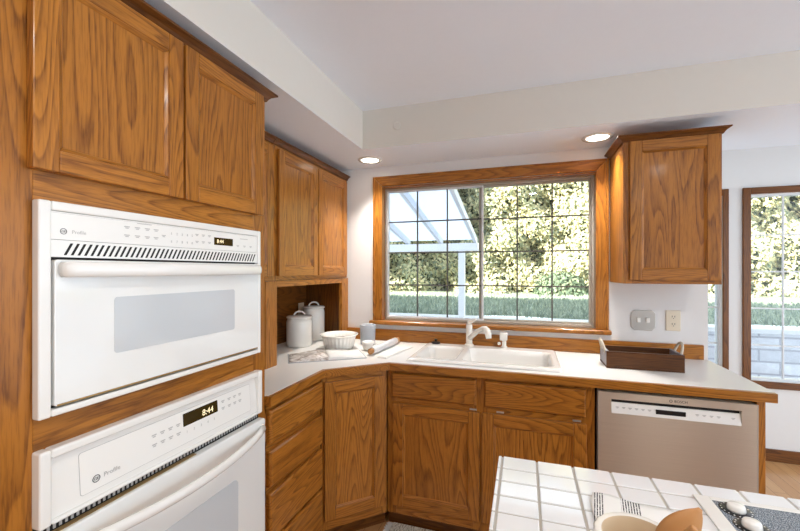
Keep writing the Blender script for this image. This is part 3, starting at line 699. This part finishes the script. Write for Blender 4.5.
sk = thing('sink', 'white double-bowl drop-in kitchen sink below the window', 'sink', (0, 0, 0.914))
def sink_mesh():
    x0, x1, y0, y1 = -0.612, 0.178, 1.978, 2.474
    NX, NY = 150, 96
    def sd(x, y, a, b, c2, d, r):
        qx = abs(x - (a + b) / 2) - (b - a) / 2 + r; qy = abs(y - (c2 + d) / 2) - (d - c2) / 2 + r
        return math.hypot(max(qx, 0), max(qy, 0)) + min(max(qx, qy), 0) - r
    def h(x, y):
        o = sd(x, y, x0, x1, y0, y1, 0.03)
        z = 0.014 if o < -0.012 else 0.014 * max(0.02, (-o) / 0.012) ** 0.5 if o < 0 else 0.0002
        for bx in ((-0.575, -0.352, 2.02, 2.375), (-0.318, 0.142, 2.02, 2.375)):
            s_ = sd(x, y, *bx, 0.05)
            if s_ < 0:
                dpt = 0.165 if bx[0] > -0.4 else 0.13
                t_ = min(1.0, -s_ / 0.035); z = min(z, 0.014 - dpt * (t_ * t_ * (3 - 2 * t_)))
        return z
    m = MB(); pts = []
    for j in range(NY + 1):
        for i in range(NX + 1):
            x = x0 + (x1 - x0) * i / NX; y = y0 + (y1 - y0) * j / NY; pts.append((x, y, h(x, y)))
    m.addv(pts)
    for j in range(NY):
        for i in range(NX):
            a = j * (NX + 1) + i; m.face((a, a + 1, a + NX + 2, a + NX + 1), True)
    return m
part('basin', sink_mesh(), SINK, sk)
for x, y, z in ((-0.463, 2.2, 0.014 - 0.13), (-0.09, 2.2, 0.014 - 0.165)):
    part('drain', MB().lathe([(0.038, 0.0005), (0.038, 0.003), (0.03, 0.004), (0.026, 0.001)], x, y, z, 24), STEELP, sk)

fa = thing('faucet', 'white single-lever kitchen faucet on the back rim of the sink', 'faucet', (-0.332, 2.435, 0.928))
part('base', MB().lathe([(0.030, 0.0), (0.030, 0.006), (0.022, 0.014)], n=24), CERA, fa)
part('column', MB().lathe([(0.021, 0.010), (0.0195, 0.07), (0.0205, 0.125), (0.018, 0.135)], n=24), CERA, fa)
sp = [(0.006, -0.012, 0.052), (0.045, -0.07, 0.09), (0.075, -0.115, 0.118), (0.10, -0.152, 0.135), (0.118, -0.178, 0.138), (0.130, -0.196, 0.128)]
part('spout', MB().tube(sp, [0.016, 0.0145, 0.0135, 0.0145, 0.017, 0.018], 14), CERA, fa)
part('spray_head', MB().tube([(0.126, -0.190, 0.134), (0.136, -0.204, 0.112), (0.140, -0.210, 0.088)], [0.019, 0.0185, 0.016], 16), CERA, fa)
part('lever', MB().tube([(-0.004, 0.006, 0.134), (0.006, -0.01, 0.152), (0.040, -0.045, 0.172), (0.052, -0.058, 0.178)], [0.016, 0.014, 0.009, 0.007], 12), CERA, fa)
sd_ = thing('soap_dispenser', 'short white soap dispenser on the sink rim right of the faucet', 'dispenser', (-0.118, 2.435, 0.928))
part('base', MB().lathe([(0.020, 0.0), (0.020, 0.008), (0.013, 0.014), (0.013, 0.05)], n=20), CERA, sd_)
part('pump_head', MB().box(-0.026, -0.018, 0.046, 0.020, 0.016, 0.094), CERA, sd_, bevel=0.006, seg=3)
part('nozzle', MB().tube([(-0.024, -0.004, 0.026), (-0.034, -0.012, 0.026)], 0.010, 10), CERA, sd_)
st_ = thing('sink_stopper', 'black rubber sink stopper lying on the back left of the sink', 'stopper', (-0.548, 2.440, 0.928))
part('disc', MB().lathe([(0.026, 0.0), (0.030, 0.004), (0.028, 0.010), (0.012, 0.014)], n=24), BLACK, st_)
part('knob', MB().lathe([(0.007, 0.012), (0.007, 0.020), (0.012, 0.024), (0.010, 0.030)], n=16), BLACK, st_)

# ================================================================ WALL PLATES
sw = thing('switch_plate', 'pewter eight-sided double switch plate on the wall under the cabinet', 'switch', (0.649, YB, 1.118))
ow, oh, k = 0.062, 0.058, 0.018
octo = [(-ow + k, -oh), (ow - k, -oh), (ow, -oh + k), (ow, oh - k), (ow - k, oh), (-ow + k, oh), (-ow, oh - k), (-ow, -oh + k)]
part('plate', MB().prism([(z, x) for x, z in octo][::-1], -0.006, 0.0, 'y'), STEELP, sw, bevel=0.003)
for x in (-0.023, 0.023):
    part('toggle', MB().box(x - 0.009, -0.014, -0.012, x + 0.009, -0.006, 0.016), CERA, sw, bevel=0.002)
def outlet(label, loc, rz):
    o = thing('outlet', label, 'outlet', loc, rz)
    part('plate', MB().box(-0.036, -0.005, -0.058, 0.036, 0, 0.058), BEIGE, o, bevel=0.003)
    for z in (-0.021, 0.021):
        p = part('socket', plate(MB(), -0.016, z - 0.015, 0.016, z + 0.015, -0.007, -0.005, 0.010), BEIGE, o)
        part('slots', MB().box(-0.0075, -0.0075, z - 0.002, -0.005, -0.007, z + 0.008).box(0.005, -0.0075, z - 0.002, 0.0075, -0.007, z + 0.008).box(-0.002, -0.0075, z - 0.010, 0.002, -0.007, z - 0.006), INKD, p)
outlet('ivory duplex wall outlet right of the pewter switch plate', (0.797, YB, 1.122), 0)
outlet('ivory wall outlet inside the oak alcove behind the canisters', (XL + 0.0145, 2.432, 1.110), Q)

# ================================================================ DOWNLIGHTS
def downlight(label, x, y, z=ZS, watts=2.4, spread=85, group='recessed downlights in the dropped soffit'):
    d = thing('recessed_downlight', label, 'ceiling light', (x, y, z), 0, group)
    part('trim_ring', MB().lathe([(0.056, -0.001), (0.058, -0.006), (0.078, -0.004), (0.080, 0.0), (0.056, 0.0)], n=36, cap0=False, cap1=False), CERA, d)
    part('lens', MB().lathe([(0.056, -0.002), (0.056, 0.0)], n=36), LENS, d)
    l = bpy.data.lights.new('downlight_lamp', 'AREA'); l.shape = 'DISK'; l.size = 0.10; l.energy = watts; l.color = (1.0, 0.96, 0.90); l.spread = R(spread)
    lo = bpy.data.objects.new('downlight_lamp', l); C.objects.link(lo); lo.parent = d; lo.location = (0, 0, -0.01)
downlight('round recessed downlight in the soffit corner by the left wall cabinets', -0.968, 2.334)
downlight('round recessed downlight in the soffit beside the right wall cabinet', 0.381, 2.320)
for nm, x, y in (('over the island end', 0.1, 0.2), ('over the cooktop', 1.2, 0.2), ('behind the island, by the pantry', -0.1, -1.3), ('behind the island, by the open side', 1.4, -1.3)):  # added ceiling downlights, out of view, to brighten the room
    downlight('added unseen fill downlight in the main ceiling ' + nm, x, y, ZC, 4.6, 170, 'added fill downlights in the main ceiling')
cp = part('blank_cover', MB().lathe([(0.024, 0.0), (0.024, 0.004), (0.018, 0.007)], n=24), FASC, None, loc=(-0.709, 2.121, 2.251), rot=(R(90), 0, 0))
tag(cp, 'small round painted cover disc high on the soffit face', 'cover')

# ================================================================ ITEMS ON THE COUNTER
ZK = 0.9142
def canister(label, x, y, r, h):
    c = thing('canister', label, 'canister', (x, y, ZK), 0)
    part('body', MB().lathe([(r * 0.90, 0.0), (r * 0.97, 0.006), (r, 0.02), (r, h * 0.86), (r * 0.97, h * 0.92), (r * 0.90, h)], n=40), CERA, c)
    l = part('lid', MB().lathe([(r * 0.90, h), (r * 1.0, h + 0.003), (r * 1.01, h + 0.010), (r * 0.92, h + 0.016), (r * 0.5, h + 0.020), (0.004, h + 0.021)], n=40), CERA, c)
    pts = []
    for i in range(11):
        a = math.pi * i / 10; pts.append((0.030 * math.cos(a) * 0.75, 0.030 * math.cos(a) * 0.9, h + 0.018 + 0.026 * math.sin(a)))
    part('lid_handle', MB().tube(pts, 0.0055, 8), CERA, l)
canister('shorter white ceramic canister in front, in the oak alcove', -1.395, 2.165, 0.083, 0.180)
canister('taller white ceramic canister behind, at the right of the alcove', -1.420, 2.385, 0.076, 0.222)
bw = thing('bowl', 'white ribbed ceramic bowl beside the canisters on the counter', 'bowl', (-1.112, 2.172, ZK), R(-60))
bw.scale = (0.95, 0.95, 0.97)
def ribs(a, r, z): return 1 + 0.018 * math.cos(26 * a) * (1 if 0.01 < z < 0.072 and r > 0.09 else 0)
part('body', MB().lathe([(0.088, 0.0), (0.093, 0.004), (0.098, 0.02), (0.102, 0.05), (0.108, 0.070), (0.112, 0.080), (0.126, 0.090), (0.127, 0.094), (0.118, 0.094), (0.108, 0.082), (0.100, 0.060), (0.092, 0.012), (0.02, 0.008)], n=104, scal=ribs), CERA, bw)
part('rim_lug', MB().box(0.105, -0.03, 0.088, 0.142, 0.03, 0.094), CERA, bw, bevel=0.003)
cu = thing('tumbler', 'tall grey stoneware cup left of the sink under the window', 'cup', (-0.992, 2.352, ZK))
part('body', MB().lathe([(0.046, 0.0), (0.048, 0.004), (0.0505, 0.06), (0.0525, 0.128), (0.050, 0.131), (0.047, 0.126), (0.044, 0.01), (0.01, 0.008)], n=36), GREYC, cu)
sc_ = thing('small_bowl', 'little white cup in front of the tall grey cup', 'cup', (-0.915, 2.178, ZK))
part('body', MB().lathe([(0.028, 0.0), (0.031, 0.004), (0.038, 0.03), (0.0395, 0.052), (0.036, 0.053), (0.034, 0.03), (0.026, 0.008), (0.01, 0.006)], n=32), CERA, sc_)
part('handle', MB().tube([(0.034, -0.008, 0.04), (0.052, -0.012, 0.038), (0.054, -0.013, 0.024), (0.034, -0.008, 0.018)], 0.004, 8), CERA, sc_)
# open cookbook
bk = thing('cookbook', 'open cookbook lying on the white counter in front of the bowl', 'book', (-1.011, 1.852, ZK), math.atan2(1.97 - 1.735, -0.845 + 1.18))
def page(sgn, mat, nm):
    m = MB(); W_, H_, N = 0.205, 0.220, 12; top_ = []; 
    prof = []
    for i in range(N + 1):
        t_ = i / N; prof.append((sgn * W_ * t_, 0.004 + 0.013 * (math.sin(math.pi * min(1, t_ * 1.15 + 0.12)) ** 0.8 if t_ < 0.76 else 0.0) * (1 - t_ * 0.5) + 0.004 * (1 - t_)))
    poly = prof + [(sgn * W_, 0.003), (0, 0.003)]
    if sgn < 0: poly = poly[::-1]
    m.seed = 0.2; n = len(poly)
    b = m.addv([(x, 0, z) for x, z in poly] + [(x, H_, z) for x, z in poly])
    m.face([b + i for i in reversed(range(n))]); m.face([b + n + i for i in range(n)])
    for i in range(n): j = (i + 1) % n; m.face([b + i, b + j, b + n + j, b + n + i], True)
    return part(nm, m, mat, bk)
part('cover', MB().box(-0.211, -0.005, 0.0, 0.211, 0.225, 0.003), GREYC, bk, bevel=0.001)
page(-1, PHOTO, 'photo_page'); page(1, PAPER, 'text_page')
# rolling pin
p0, p1 = Vector((-0.846, 2.035)), Vector((-0.812, 2.455))
rp = thing('rolling_pin', 'white marble rolling pin with wooden end between cookbook and sink', 'rolling pin', (p0.x, p0.y, ZK), math.atan2(p1.y - p0.y, p1.x - p0.x))
MARB = plain('white_marble', srgb(228, 226, 226), 0.25, noise=0.12, nscale=16)
ln = (p1 - p0).length
part('barrel', MB().tube([(0.03, 0, 0.022), (0.04, 0, 0.022), (ln - 0.05, 0, 0.022), (ln - 0.04, 0, 0.022)], [0.019, 0.022, 0.022, 0.019], 24), MARB, rp)
for a, b in ((0.0, 0.03), (ln - 0.04, ln)):
    part('handle', MB().tube([(a, 0, 0.022), (a + 0.006, 0, 0.022), (b - 0.006, 0, 0.022), (b, 0, 0.022)], [0.012, 0.017, 0.017, 0.014], 18), WSPOON, rp)
nk = part('folded_napkin', MB().box(0, 0, 0, 0.060, 0.360, 0.004).box(0.004, 0.006, 0.004, 0.056, 0.35, 0.008), PAPER, None, bevel=0.0015, loc=(-0.785, 1.990, ZK), rot=(0, 0, R(-9)))
tag(nk, 'white folded paper napkin strip beside the rolling pin', 'napkin')
# tray
ty = thing('serving_tray', 'dark wooden tray box with rope handles on the right counter', 'tray', (0.395, 2.150, ZK), R(0.3))
TW, TD, TH = 0.334, 0.175, 0.084
part('bottom', MB().box(0.0, 0.0, 0, TW, TD, 0.010), TRAY, ty)
part('front_side', MB().box(0, 0, 0.0101, TW, 0.012, TH), TRAY, ty, bevel=0.001)
part('back_side', MB().box(0, TD - 0.012, 0.0101, TW, TD, TH), TRAY, ty, bevel=0.001)
LT = plain('tray_end_glare_grey', srgb(170, 170, 178), 0.5, noise=0.2, nscale=20)  # grey stands in for window glare on the tray ends
part('end_side', MB().box(0, 0.0121, 0.0101, 0.012, TD - 0.0121, TH), LT, ty)
part('end_side', MB().box(TW - 0.012, 0.0121, 0.0101, TW, TD - 0.0121, TH), LT, ty)
def rope_loop(x, s):
    pts = []
    for i in range(13):
        a = math.pi * i / 12; pts.append((x + s * 0.018 * math.sin(a), TD / 2 + 0.045 * math.cos(a), 0.068 + 0.062 * math.sin(a)))
    part('rope_handle', MB().tube(pts, 0.0065, 8), ROPE, ty)
rope_loop(0.004, -1); rope_loop(TW - 0.004, 1)
for i, (x, y, l_) in enumerate(((0.055, 0.06, 'left'), (0.135, 0.085, 'middle'), (0.255, 0.07, 'right'))):
    nm = part('napkin_roll', MB().tube([(-0.03, 0, 0), (-0.026, 0, 0), (0.026, 0, 0), (0.03, 0, 0)], [0.014, 0.02, 0.02, 0.014], 16), PAPER, None, loc=(0.395 + x, 2.150 + y + 0.01, ZK + 0.0305), rot=(0, 0, R((20, -15, 5)[i])))
    tag(nm, ('rolled white napkin at the left end inside the dark tray', 'rolled white napkin in the middle of the dark tray', 'rolled white napkin at the right end inside the dark tray')[i], 'napkin', 'napkins in the tray')

# ================================================================ ISLAND
IX, IY = -0.064, 1.045
isl = thing('kitchen_island', 'island cabinet with white tiled top and oak edge in the foreground', 'island', (IX, IY, 0))
IW, ID = 1.42, 0.62
part('cabinet_body', MB().box(0.03, -ID + 0.03, 0.10, IW - 0.03, -0.03, 0.872), OZ, isl)
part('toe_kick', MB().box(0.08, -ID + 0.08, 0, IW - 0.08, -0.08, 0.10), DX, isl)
eg = MB().box(-0.0, -ID, 0.873, IW, 0.0, 0.902)
part('wood_edge', eg, OX, isl, bevel=0.003)
TX, TY, GP = 0.0845, 0.0603, 0.0050
part('grout_bed', MB().box(0.003, -ID + 0.003, 0.9021, IW - 0.003, -0.003, 0.9115), GROUT, isl)
tl = MB()
cx0_, cx1_, cy0_, cy1_ = 0.418, 1.222, -0.575, -0.053     # cook-top footprint in island coordinates
xs = [0.0, 0.010] + [0.010 + TX * i for i in range(1, 17)] + [IW]
ysr = [0.0] + [-0.002 - TY * i for i in range(1, 11)] + [-ID]
xs = [x for x in xs if x <= IW]
def tile(x0, x1, y0, y1):
    g = GP / 2
    tl.box(x0 + (0 if x0 == 0 else g), y0 + g, 0.9022, x1 - g, y1 - (0 if y1 == 0 else g), 0.914)
for i in range(len(xs) - 1):
    for j in range(len(ysr) - 1):
        x0, x1, y1, y0 = xs[i], xs[i + 1], ysr[j], ysr[j + 1]
        if j >= 1 or True:
            if x1 <= cx0_ + 0.004 or x0 >= cx1_ or y0 >= cy1_ - 0.012 or y1 <= cy0_:
                if x1 - x0 > 0.006 and y1 - y0 > 0.006: tile(x0, x1, y0, y1)
            elif x0 < cx0_:
                tile(x0, cx0_, y0, y1)
part('tile_top', tl, TILE, isl, bevel=0.0022, seg=2)
ck = thing('cooktop', 'white framed cooktop with grey speckled glass and white knobs on the island', 'cooktop', (IX, IY, 0.9142))
part('frame', MB().box(cx0_ - 0.006, cy0_ + 0.002, 0.0, cx0_ + 0.024, cy1_ - 0.004, 0.005).box(cx1_ - 0.024, cy0_, 0.0, cx1_, cy1_ - 0.004, 0.005).box(cx0_ + 0.024, cy1_ - 0.018, 0, cx1_ - 0.024, cy1_ - 0.004, 0.005).box(cx0_ + 0.024, cy0_, 0, cx1_ - 0.024, cy0_ + 0.014, 0.005), APPL, ck, bevel=0.002)
part('glass_top', MB().box(cx0_ + 0.0245, cy0_ + 0.0145, -0.002, cx1_ - 0.0245, cy1_ - 0.0185, 0.004), SPECK, ck)
for kx, ky in ((0.473, -0.098), (0.474, -0.152), (0.475, -0.30), (0.475, -0.37)):
    rg = part('dial_ring', MB().lathe([(0.028, 0.004), (0.028, 0.0048), (0.0, 0.0049)], kx, ky, 0, 32), BLACK, ck)
    mk = MB()
    for i in range(18):
        a = 2 * math.pi * i / 18; mk.box(kx + 0.0245 * math.cos(a) - 0.0011, ky + 0.0245 * math.sin(a) - 0.0011, 0.0049, kx + 0.0245 * math.cos(a) + 0.0011, ky + 0.0245 * math.sin(a) + 0.0011, 0.0052)
    part('dial_marks', mk, PAPER, rg)
    part('knob', MB().lathe([(0.0155, 0.005), (0.0155, 0.008), (0.0145, 0.014), (0.013, 0.0165), (0.004, 0.017)], kx, ky, 0, 28), APPL, ck)
for bx_, by_, br_ in ((0.66, -0.17, 0.085), (0.66, -0.42, 0.07), (0.98, -0.17, 0.07), (0.98, -0.42, 0.09)):
    part('burner_ring', MB().lathe([(br_, 0.0041), (br_, 0.0045), (br_ - 0.012, 0.0046), (br_ - 0.012, 0.0041)], bx_, by_, 0, 40, cap0=False, cap1=False), BLACK, ck)
# towel
tw = MB(); NX, NY = 36, 30
def th_(x, y): return 0.004 + 0.0022 * math.sin(x * 60 + 1.0 + y * 8) * (0.5 + 0.5 * math.sin(y * 35)) + 0.002 * math.sin(x * 22 - y * 30)
up_ = []; 
for j in range(NY + 1):
    for i in range(NX + 1):
        x = 0.185 * i / NX; y = -0.33 * j / NY
        up_.append((x + 0.004 * math.sin(y * 40), y + 0.006 * math.sin(x * 50), max(0.0022, th_(x, y))))
tw.seed = 0.1
b0_ = tw.addv(up_); b1_ = tw.addv([(x, y, z - 0.002) for x, y, z in up_])
row = NX + 1
for j in range(NY):
    for i in range(NX):
        a = j * row + i
        tw.face((b0_ + a, b0_ + a + row, b0_ + a + row + 1, b0_ + a + 1), True); tw.face((b1_ + a, b1_ + a + 1, b1_ + a + row + 1, b1_ + a + row), True)
edge = [i for i in range(row)] + [j * row + NX for j in range(1, NY + 1)] + [NY * row + i for i in range(NX - 1, -1, -1)] + [j * row for j in range(NY - 1, 0, -1)]
for a, b in zip(edge, edge[1:] + edge[:1]): tw.face((b0_ + a, b0_ + b, b1_ + b, b1_ + a))
to = part('dish_towel', tw, TOWEL, None, loc=(0.143, 0.925, 0.9143), rot=(0, 0, R(-9)))
tag(to, 'white dish towel with black stripes under the utensil crock on the island', 'towel')
# crock and utensils
KX, KY, KZ = 0.160, 0.640, 0.9225
kr = thing('utensil_crock', 'white scalloped crock holding wooden utensils on the island towel', 'crock', (KX, KY, KZ))
def scal(a, r, z): return 1 + (0.022 * abs(math.cos(11 * a)) if z > 0.08 and r > 0.05 else 0)
part('body', MB().lathe([(0.040, 0.0), (0.044, 0.004), (0.050, 0.05), (0.0515, 0.076), (0.058, 0.084), (0.059, 0.090), (0.055, 0.0935), (0.049, 0.092)], n=88, scal=scal, cap1=False), CERA, kr)
part('inner_glaze', MB().lathe([(0.049, 0.0918), (0.047, 0.084), (0.046, 0.05), (0.040, 0.008), (0.002, 0.006)], n=88, cap0=False), CREAM, kr)
def utensil(name, label, foot, head_c, axis_len, wid, thick, tines=0):
    f_, h_ = Vector(foot), Vector(head_c); d = (h_ - f_).normalized()
    o = thing(name, label, 'utensil', foot)
    q = Vector((0, 0, 1)).rotation_difference(d).to_euler()
    L = (h_ - f_).length
    part('handle', MB().tube([(0, 0, 0), (0, 0, L * 0.4), (0, 0, L - axis_len * 0.42)], [0.0055, 0.006, 0.007], 10), WSPOON, o, rot=q)
    m = MB()
    if not tines:
        NU, NV = 20, 12
        prof = [(math.sin(math.pi * (i / NU)) ** 0.75, -axis_len / 2 + axis_len * i / NU) for i in range(NU + 1)]
        rings = []
        for s_, z in prof:
            s_ = max(s_, 0.12)
            rings.append(m.addv([(wid / 2 * s_ * math.cos(2 * math.pi * k / NV), thick * (math.sin(2 * math.pi * k / NV)) * s_ * (0.35 if math.sin(2 * math.pi * k / NV) > 0 else 1.0), L + z) for k in range(NV)]))
        for a, b in zip(rings, rings[1:]):
            for k in range(NV): j = (k + 1) % NV; m.face([a + k, a + j, b + j, b + k], True)
        m.face([rings[0] + k for k in reversed(range(NV))]); m.face([rings[-1] + k for k in range(NV)])
        part('bowl', m, WSPOON, o, rot=q)
    else:
        m.box(-wid / 2, -thick / 2, L - axis_len / 2, wid / 2, thick / 2, L - axis_len * 0.05)
        for k in range(tines):
            x = -wid / 2 + wid * k / (tines - 0.45)
            m.box(x, -thick / 2, L - axis_len * 0.05, x + wid / (tines + 1.6), thick / 2, L + axis_len / 2)
        part('tines', m, WSPOON, o, rot=q, bevel=0.0015)
utensil('wooden_spoon', 'wooden spoon leaning right in the white crock, its bowl uppermost', (KX - 0.028, KY - 0.012, KZ + 0.014), (0.202, 0.622, 1.042), 0.094, 0.046, 0.010)
utensil('wooden_fork', 'wooden fork with pale tines lying nearest in the white crock', (KX - 0.028, KY - 0.026, KZ + 0.018), (0.196, 0.572, 1.052), 0.070, 0.036, 0.006, 3)
utensil('wooden_ladle', 'second wooden spoon low over the right rim of the crock', (KX - 0.026, KY + 0.006, KZ + 0.012), (0.250, 0.628, 1.000), 0.070, 0.036, 0.008)

# ================================================================ RUG
rg = thing('rug', 'beige woven fringed rug on the floor before the sink cabinet', 'rug', (-0.69, 2.005, 0.0), R(0))
part('weave', MB().box(0.0, -0.62, 0.0008, 0.95, 0.0, 0.009), RUG, rg, bevel=0.003)
fr_ = MB()
for i in range(70):
    y = -0.005 - i * 0.0088; fr_.box(-0.028 - random.random() * 0.012, y - 0.002, 0.001, 0.0, y + 0.002, 0.005)
fo = part('fringe', fr_, PAPER, rg); fo['kind'] = 'stuff'
# ================================================================ OUTDOORS
ZP, ZL = -0.16, 0.68
g = MB().box(-14, YB + 0.16, ZP - 0.1, XE - 0.14, 5.8, ZP).box(XE - 0.14, YN + 0.14, ZP - 0.1, 14, 5.8, ZP)
po = part('patio_slab', g, CONC); po['kind'] = 'structure'
rw = thing('retaining_wall', 'low grey stone block wall holding up the lawn outside', 'wall', (0, 5.8, ZP))
part('stone_face', MB().box(-14, 0, 0.0, 14, 0.22, ZL - ZP - 0.05), BLOCK, rw)
part('cap', MB().box(-14, -0.03, ZL - ZP - 0.0499, 14, 0.26, ZL - ZP + 0.015), CONC, rw, bevel=0.01)
lw = MB(); NXg, NYg = 60, 16
lw.seed = 0
pts = [(-14 + 28 * i / NXg, 6.07 + 8.5 * j / NYg, ZL + 0.03 * math.sin(i * 0.9) * math.cos(j * 1.1) + 0.04 * j / NYg) for j in range(NYg + 1) for i in range(NXg + 1)]
lw.addv(pts)
for j in range(NYg):
    for i in range(NXg): a = j * (NXg + 1) + i; lw.face((a, a + 1, a + NXg + 2, a + NXg + 1), True)
lo_ = part('lawn_ground', lw, SOIL); lo_['kind'] = 'structure'
rng = np.random.default_rng(5)
def cards(name, centers, normals, size, mat, parent=None, aspect=0.55, up=0.35):
    n = len(centers); 
    nr = normals + rng.normal(0, 0.55, (n, 3)); nr /= np.linalg.norm(nr, axis=1)[:, None]
    t = rng.normal(0, 1, (n, 3)); t[:, 2] += up * 3; t -= (t * nr).sum(1)[:, None] * nr; t /= np.linalg.norm(t, axis=1)[:, None]
    b = np.cross(nr, t); s = size * (0.6 + 0.8 * rng.random(n))[:, None]
    V = np.stack([centers - t * s, centers + b * s * aspect, centers + t * s, centers - b * s * aspect], 1).reshape(-1, 3)
    me = bpy.data.meshes.new(name); F = np.arange(4 * n).reshape(-1, 4)
    me.from_pydata(V.tolist(), [], F.tolist()); me.materials.append(mat)
    a = me.attributes.new('seed', 'FLOAT', 'POINT'); a.data.foreach_set('value', np.repeat(rng.random(n), 4).astype(np.float32))
    o = bpy.data.objects.new(name, me); C.objects.link(o)
    if parent: o.parent = parent
    return o
# grass tufts
N = 16000
gx = rng.uniform(-6, 8, N); gy = 6.15 + 4.9 * rng.random(N) ** 1.5
gc = np.stack([gx, gy, np.full(N, ZL + 0.05)], 1)
gn = np.tile(np.array([[0, -1.0, 0.4]]), (N, 1))
gr = cards('lawn_grass', gc, gn, 0.06, GRASS, None, 0.18, 1.5)
gr['kind'] = 'stuff'; gr['label'] = 'pale green shaded lawn beyond the stone wall'; gr['category'] = 'grass'
# hedge
hg = thing('hedge', 'tall dense evergreen hedge across the back of the garden, sunlit at the right', 'hedge', (0, 0, 0))
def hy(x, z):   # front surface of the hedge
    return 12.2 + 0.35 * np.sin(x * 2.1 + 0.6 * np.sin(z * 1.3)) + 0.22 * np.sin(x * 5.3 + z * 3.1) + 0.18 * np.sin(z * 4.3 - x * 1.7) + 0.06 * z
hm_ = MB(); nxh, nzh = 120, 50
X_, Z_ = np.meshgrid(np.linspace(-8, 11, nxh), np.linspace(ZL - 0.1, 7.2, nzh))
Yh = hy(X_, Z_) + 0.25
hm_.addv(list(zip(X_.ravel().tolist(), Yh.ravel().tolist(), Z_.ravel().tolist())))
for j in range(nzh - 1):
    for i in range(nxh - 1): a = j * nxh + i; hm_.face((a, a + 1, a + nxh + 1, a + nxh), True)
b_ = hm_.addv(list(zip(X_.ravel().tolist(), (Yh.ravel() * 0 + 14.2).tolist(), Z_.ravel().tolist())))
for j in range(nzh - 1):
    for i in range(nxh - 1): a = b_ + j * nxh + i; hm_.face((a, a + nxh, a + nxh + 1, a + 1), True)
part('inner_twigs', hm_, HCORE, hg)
N = 75000
lx_ = rng.uniform(-7, 10, N); lz_ = ZL + rng.uniform(0, 6.3, N)
ly_ = hy(lx_, lz_) + rng.uniform(-0.18, 0.30, N)
nn = np.stack([0.35 * np.cos(lx_ * 2.1), np.full(N, -1.0), np.full(N, 0.45)], 1)
hf = cards('foliage', np.stack([lx_, ly_, lz_], 1), nn, 0.066, LEAF, hg, 0.5)
hf['kind'] = 'stuff'
# low shrubs in front of the hedge, right
def shrub(label, x, y, rx, h, n):
    s = thing('shrub', label, 'shrub', (x, y, ZL), 0)
    a = rng.uniform(0, 2 * math.pi, n); ph = np.arccos(rng.uniform(0, 1, n)); r = rng.uniform(0.75, 1.0, n)
    d = np.stack([np.cos(a) * np.sin(ph), np.sin(a) * np.sin(ph), np.cos(ph)], 1)
    c = cards('foliage', d * r[:, None] * np.array([rx, rx * 0.6, h]), d, 0.055, LEAFD, s, 0.5); c['kind'] = 'stuff'
    part('stem', MB().tube([(0, 0, 0), (0.02, 0, h * 0.5), (0, 0.02, h * 0.85)], [0.05, 0.035, 0.015], 8), BARK, s)
shrub('low grey-green shrub at the hedge foot, seen in the right window sash', 0.95, 11.22, 0.75, 0.72, 2200)
shrub('smaller low shrub at the hedge foot by the right edge of the sash', 2.55, 11.22, 0.75, 0.80, 2200)
# trees standing to the left of the view: they shade the lawn and the left of the hedge
def tree(label, x, y, z0, hc, rx, rz_, n):
    t = thing('tree', label, 'tree', (x, y, z0))
    part('trunk', MB().tube([(0, 0, 0), (0.1, 0.05, hc * 0.5), (0, 0, hc)], [0.22, 0.16, 0.08], 12), BARK, t)
    a = rng.uniform(0, 2 * math.pi, n); ct_ = rng.uniform(-1, 1, n); st2 = np.sqrt(1 - ct_ ** 2); r = rng.uniform(0.2, 1, n) ** 0.5
    d = np.stack([np.cos(a) * st2, np.sin(a) * st2, ct_], 1)
    c = cards('crown', d * r[:, None] * np.array([rx, rx, rz_]) + np.array([0, 0, hc]), d, 0.26, LEAFD, t, 0.6); c['kind'] = 'stuff'
SD = SUN_D
def back_along(px, py, pz, t_): return (px - SD.x * t_, py - SD.y * t_, pz - SD.z * t_)
q = back_along(-4.5, 12.3, 4.0, 9.0); tree('tall leafy tree left of the view shading the hedge', q[0], q[1], ZL, q[2] - ZL, 2.9, 2.6, 9000)
# patio cover
pv = thing('patio_cover', 'white patio cover with translucent roof panels and one post outside the window', 'patio cover', (0, 0, 0))
YBm, zb, slope = 5.5, 1.80, 0.20
yh = YB + 0.16
def rz2(y): return zb + (YBm - y) * slope
part('post', MB().box(-0.90, YBm - 0.045, ZP + 0.001, -0.81, YBm + 0.045, zb - 0.10), PAINTW, pv, bevel=0.004)
part('beam', MB().box(-4.6, YBm - 0.05, zb - 0.115, -0.62, YBm + 0.05, zb - 0.005), PAINTW, pv, bevel=0.004)
GREYR = plain('patio_rafter_paint', srgb(222, 224, 230), 0.5)
for i in range(8):
    x = -0.665 - 0.505 * i
    m = MB().prism([(yh, rz2(yh)), (YBm + 0.1, rz2(YBm + 0.1)), (YBm + 0.1, rz2(YBm + 0.1) + 0.085), (yh, rz2(yh) + 0.085)], x - 0.021, x + 0.021, 'x')
    part('rafter', m, GREYR, pv)
    if i < 7:
        part('roof_panel', MB().prism([(yh, rz2(yh) + 0.0851), (YBm + 0.14, rz2(YBm + 0.14) + 0.0851), (YBm + 0.14, rz2(YBm + 0.14) + 0.095), (yh, rz2(yh) + 0.095)], x - 0.503, x - 0.0005, 'x'), PATIO, pv)
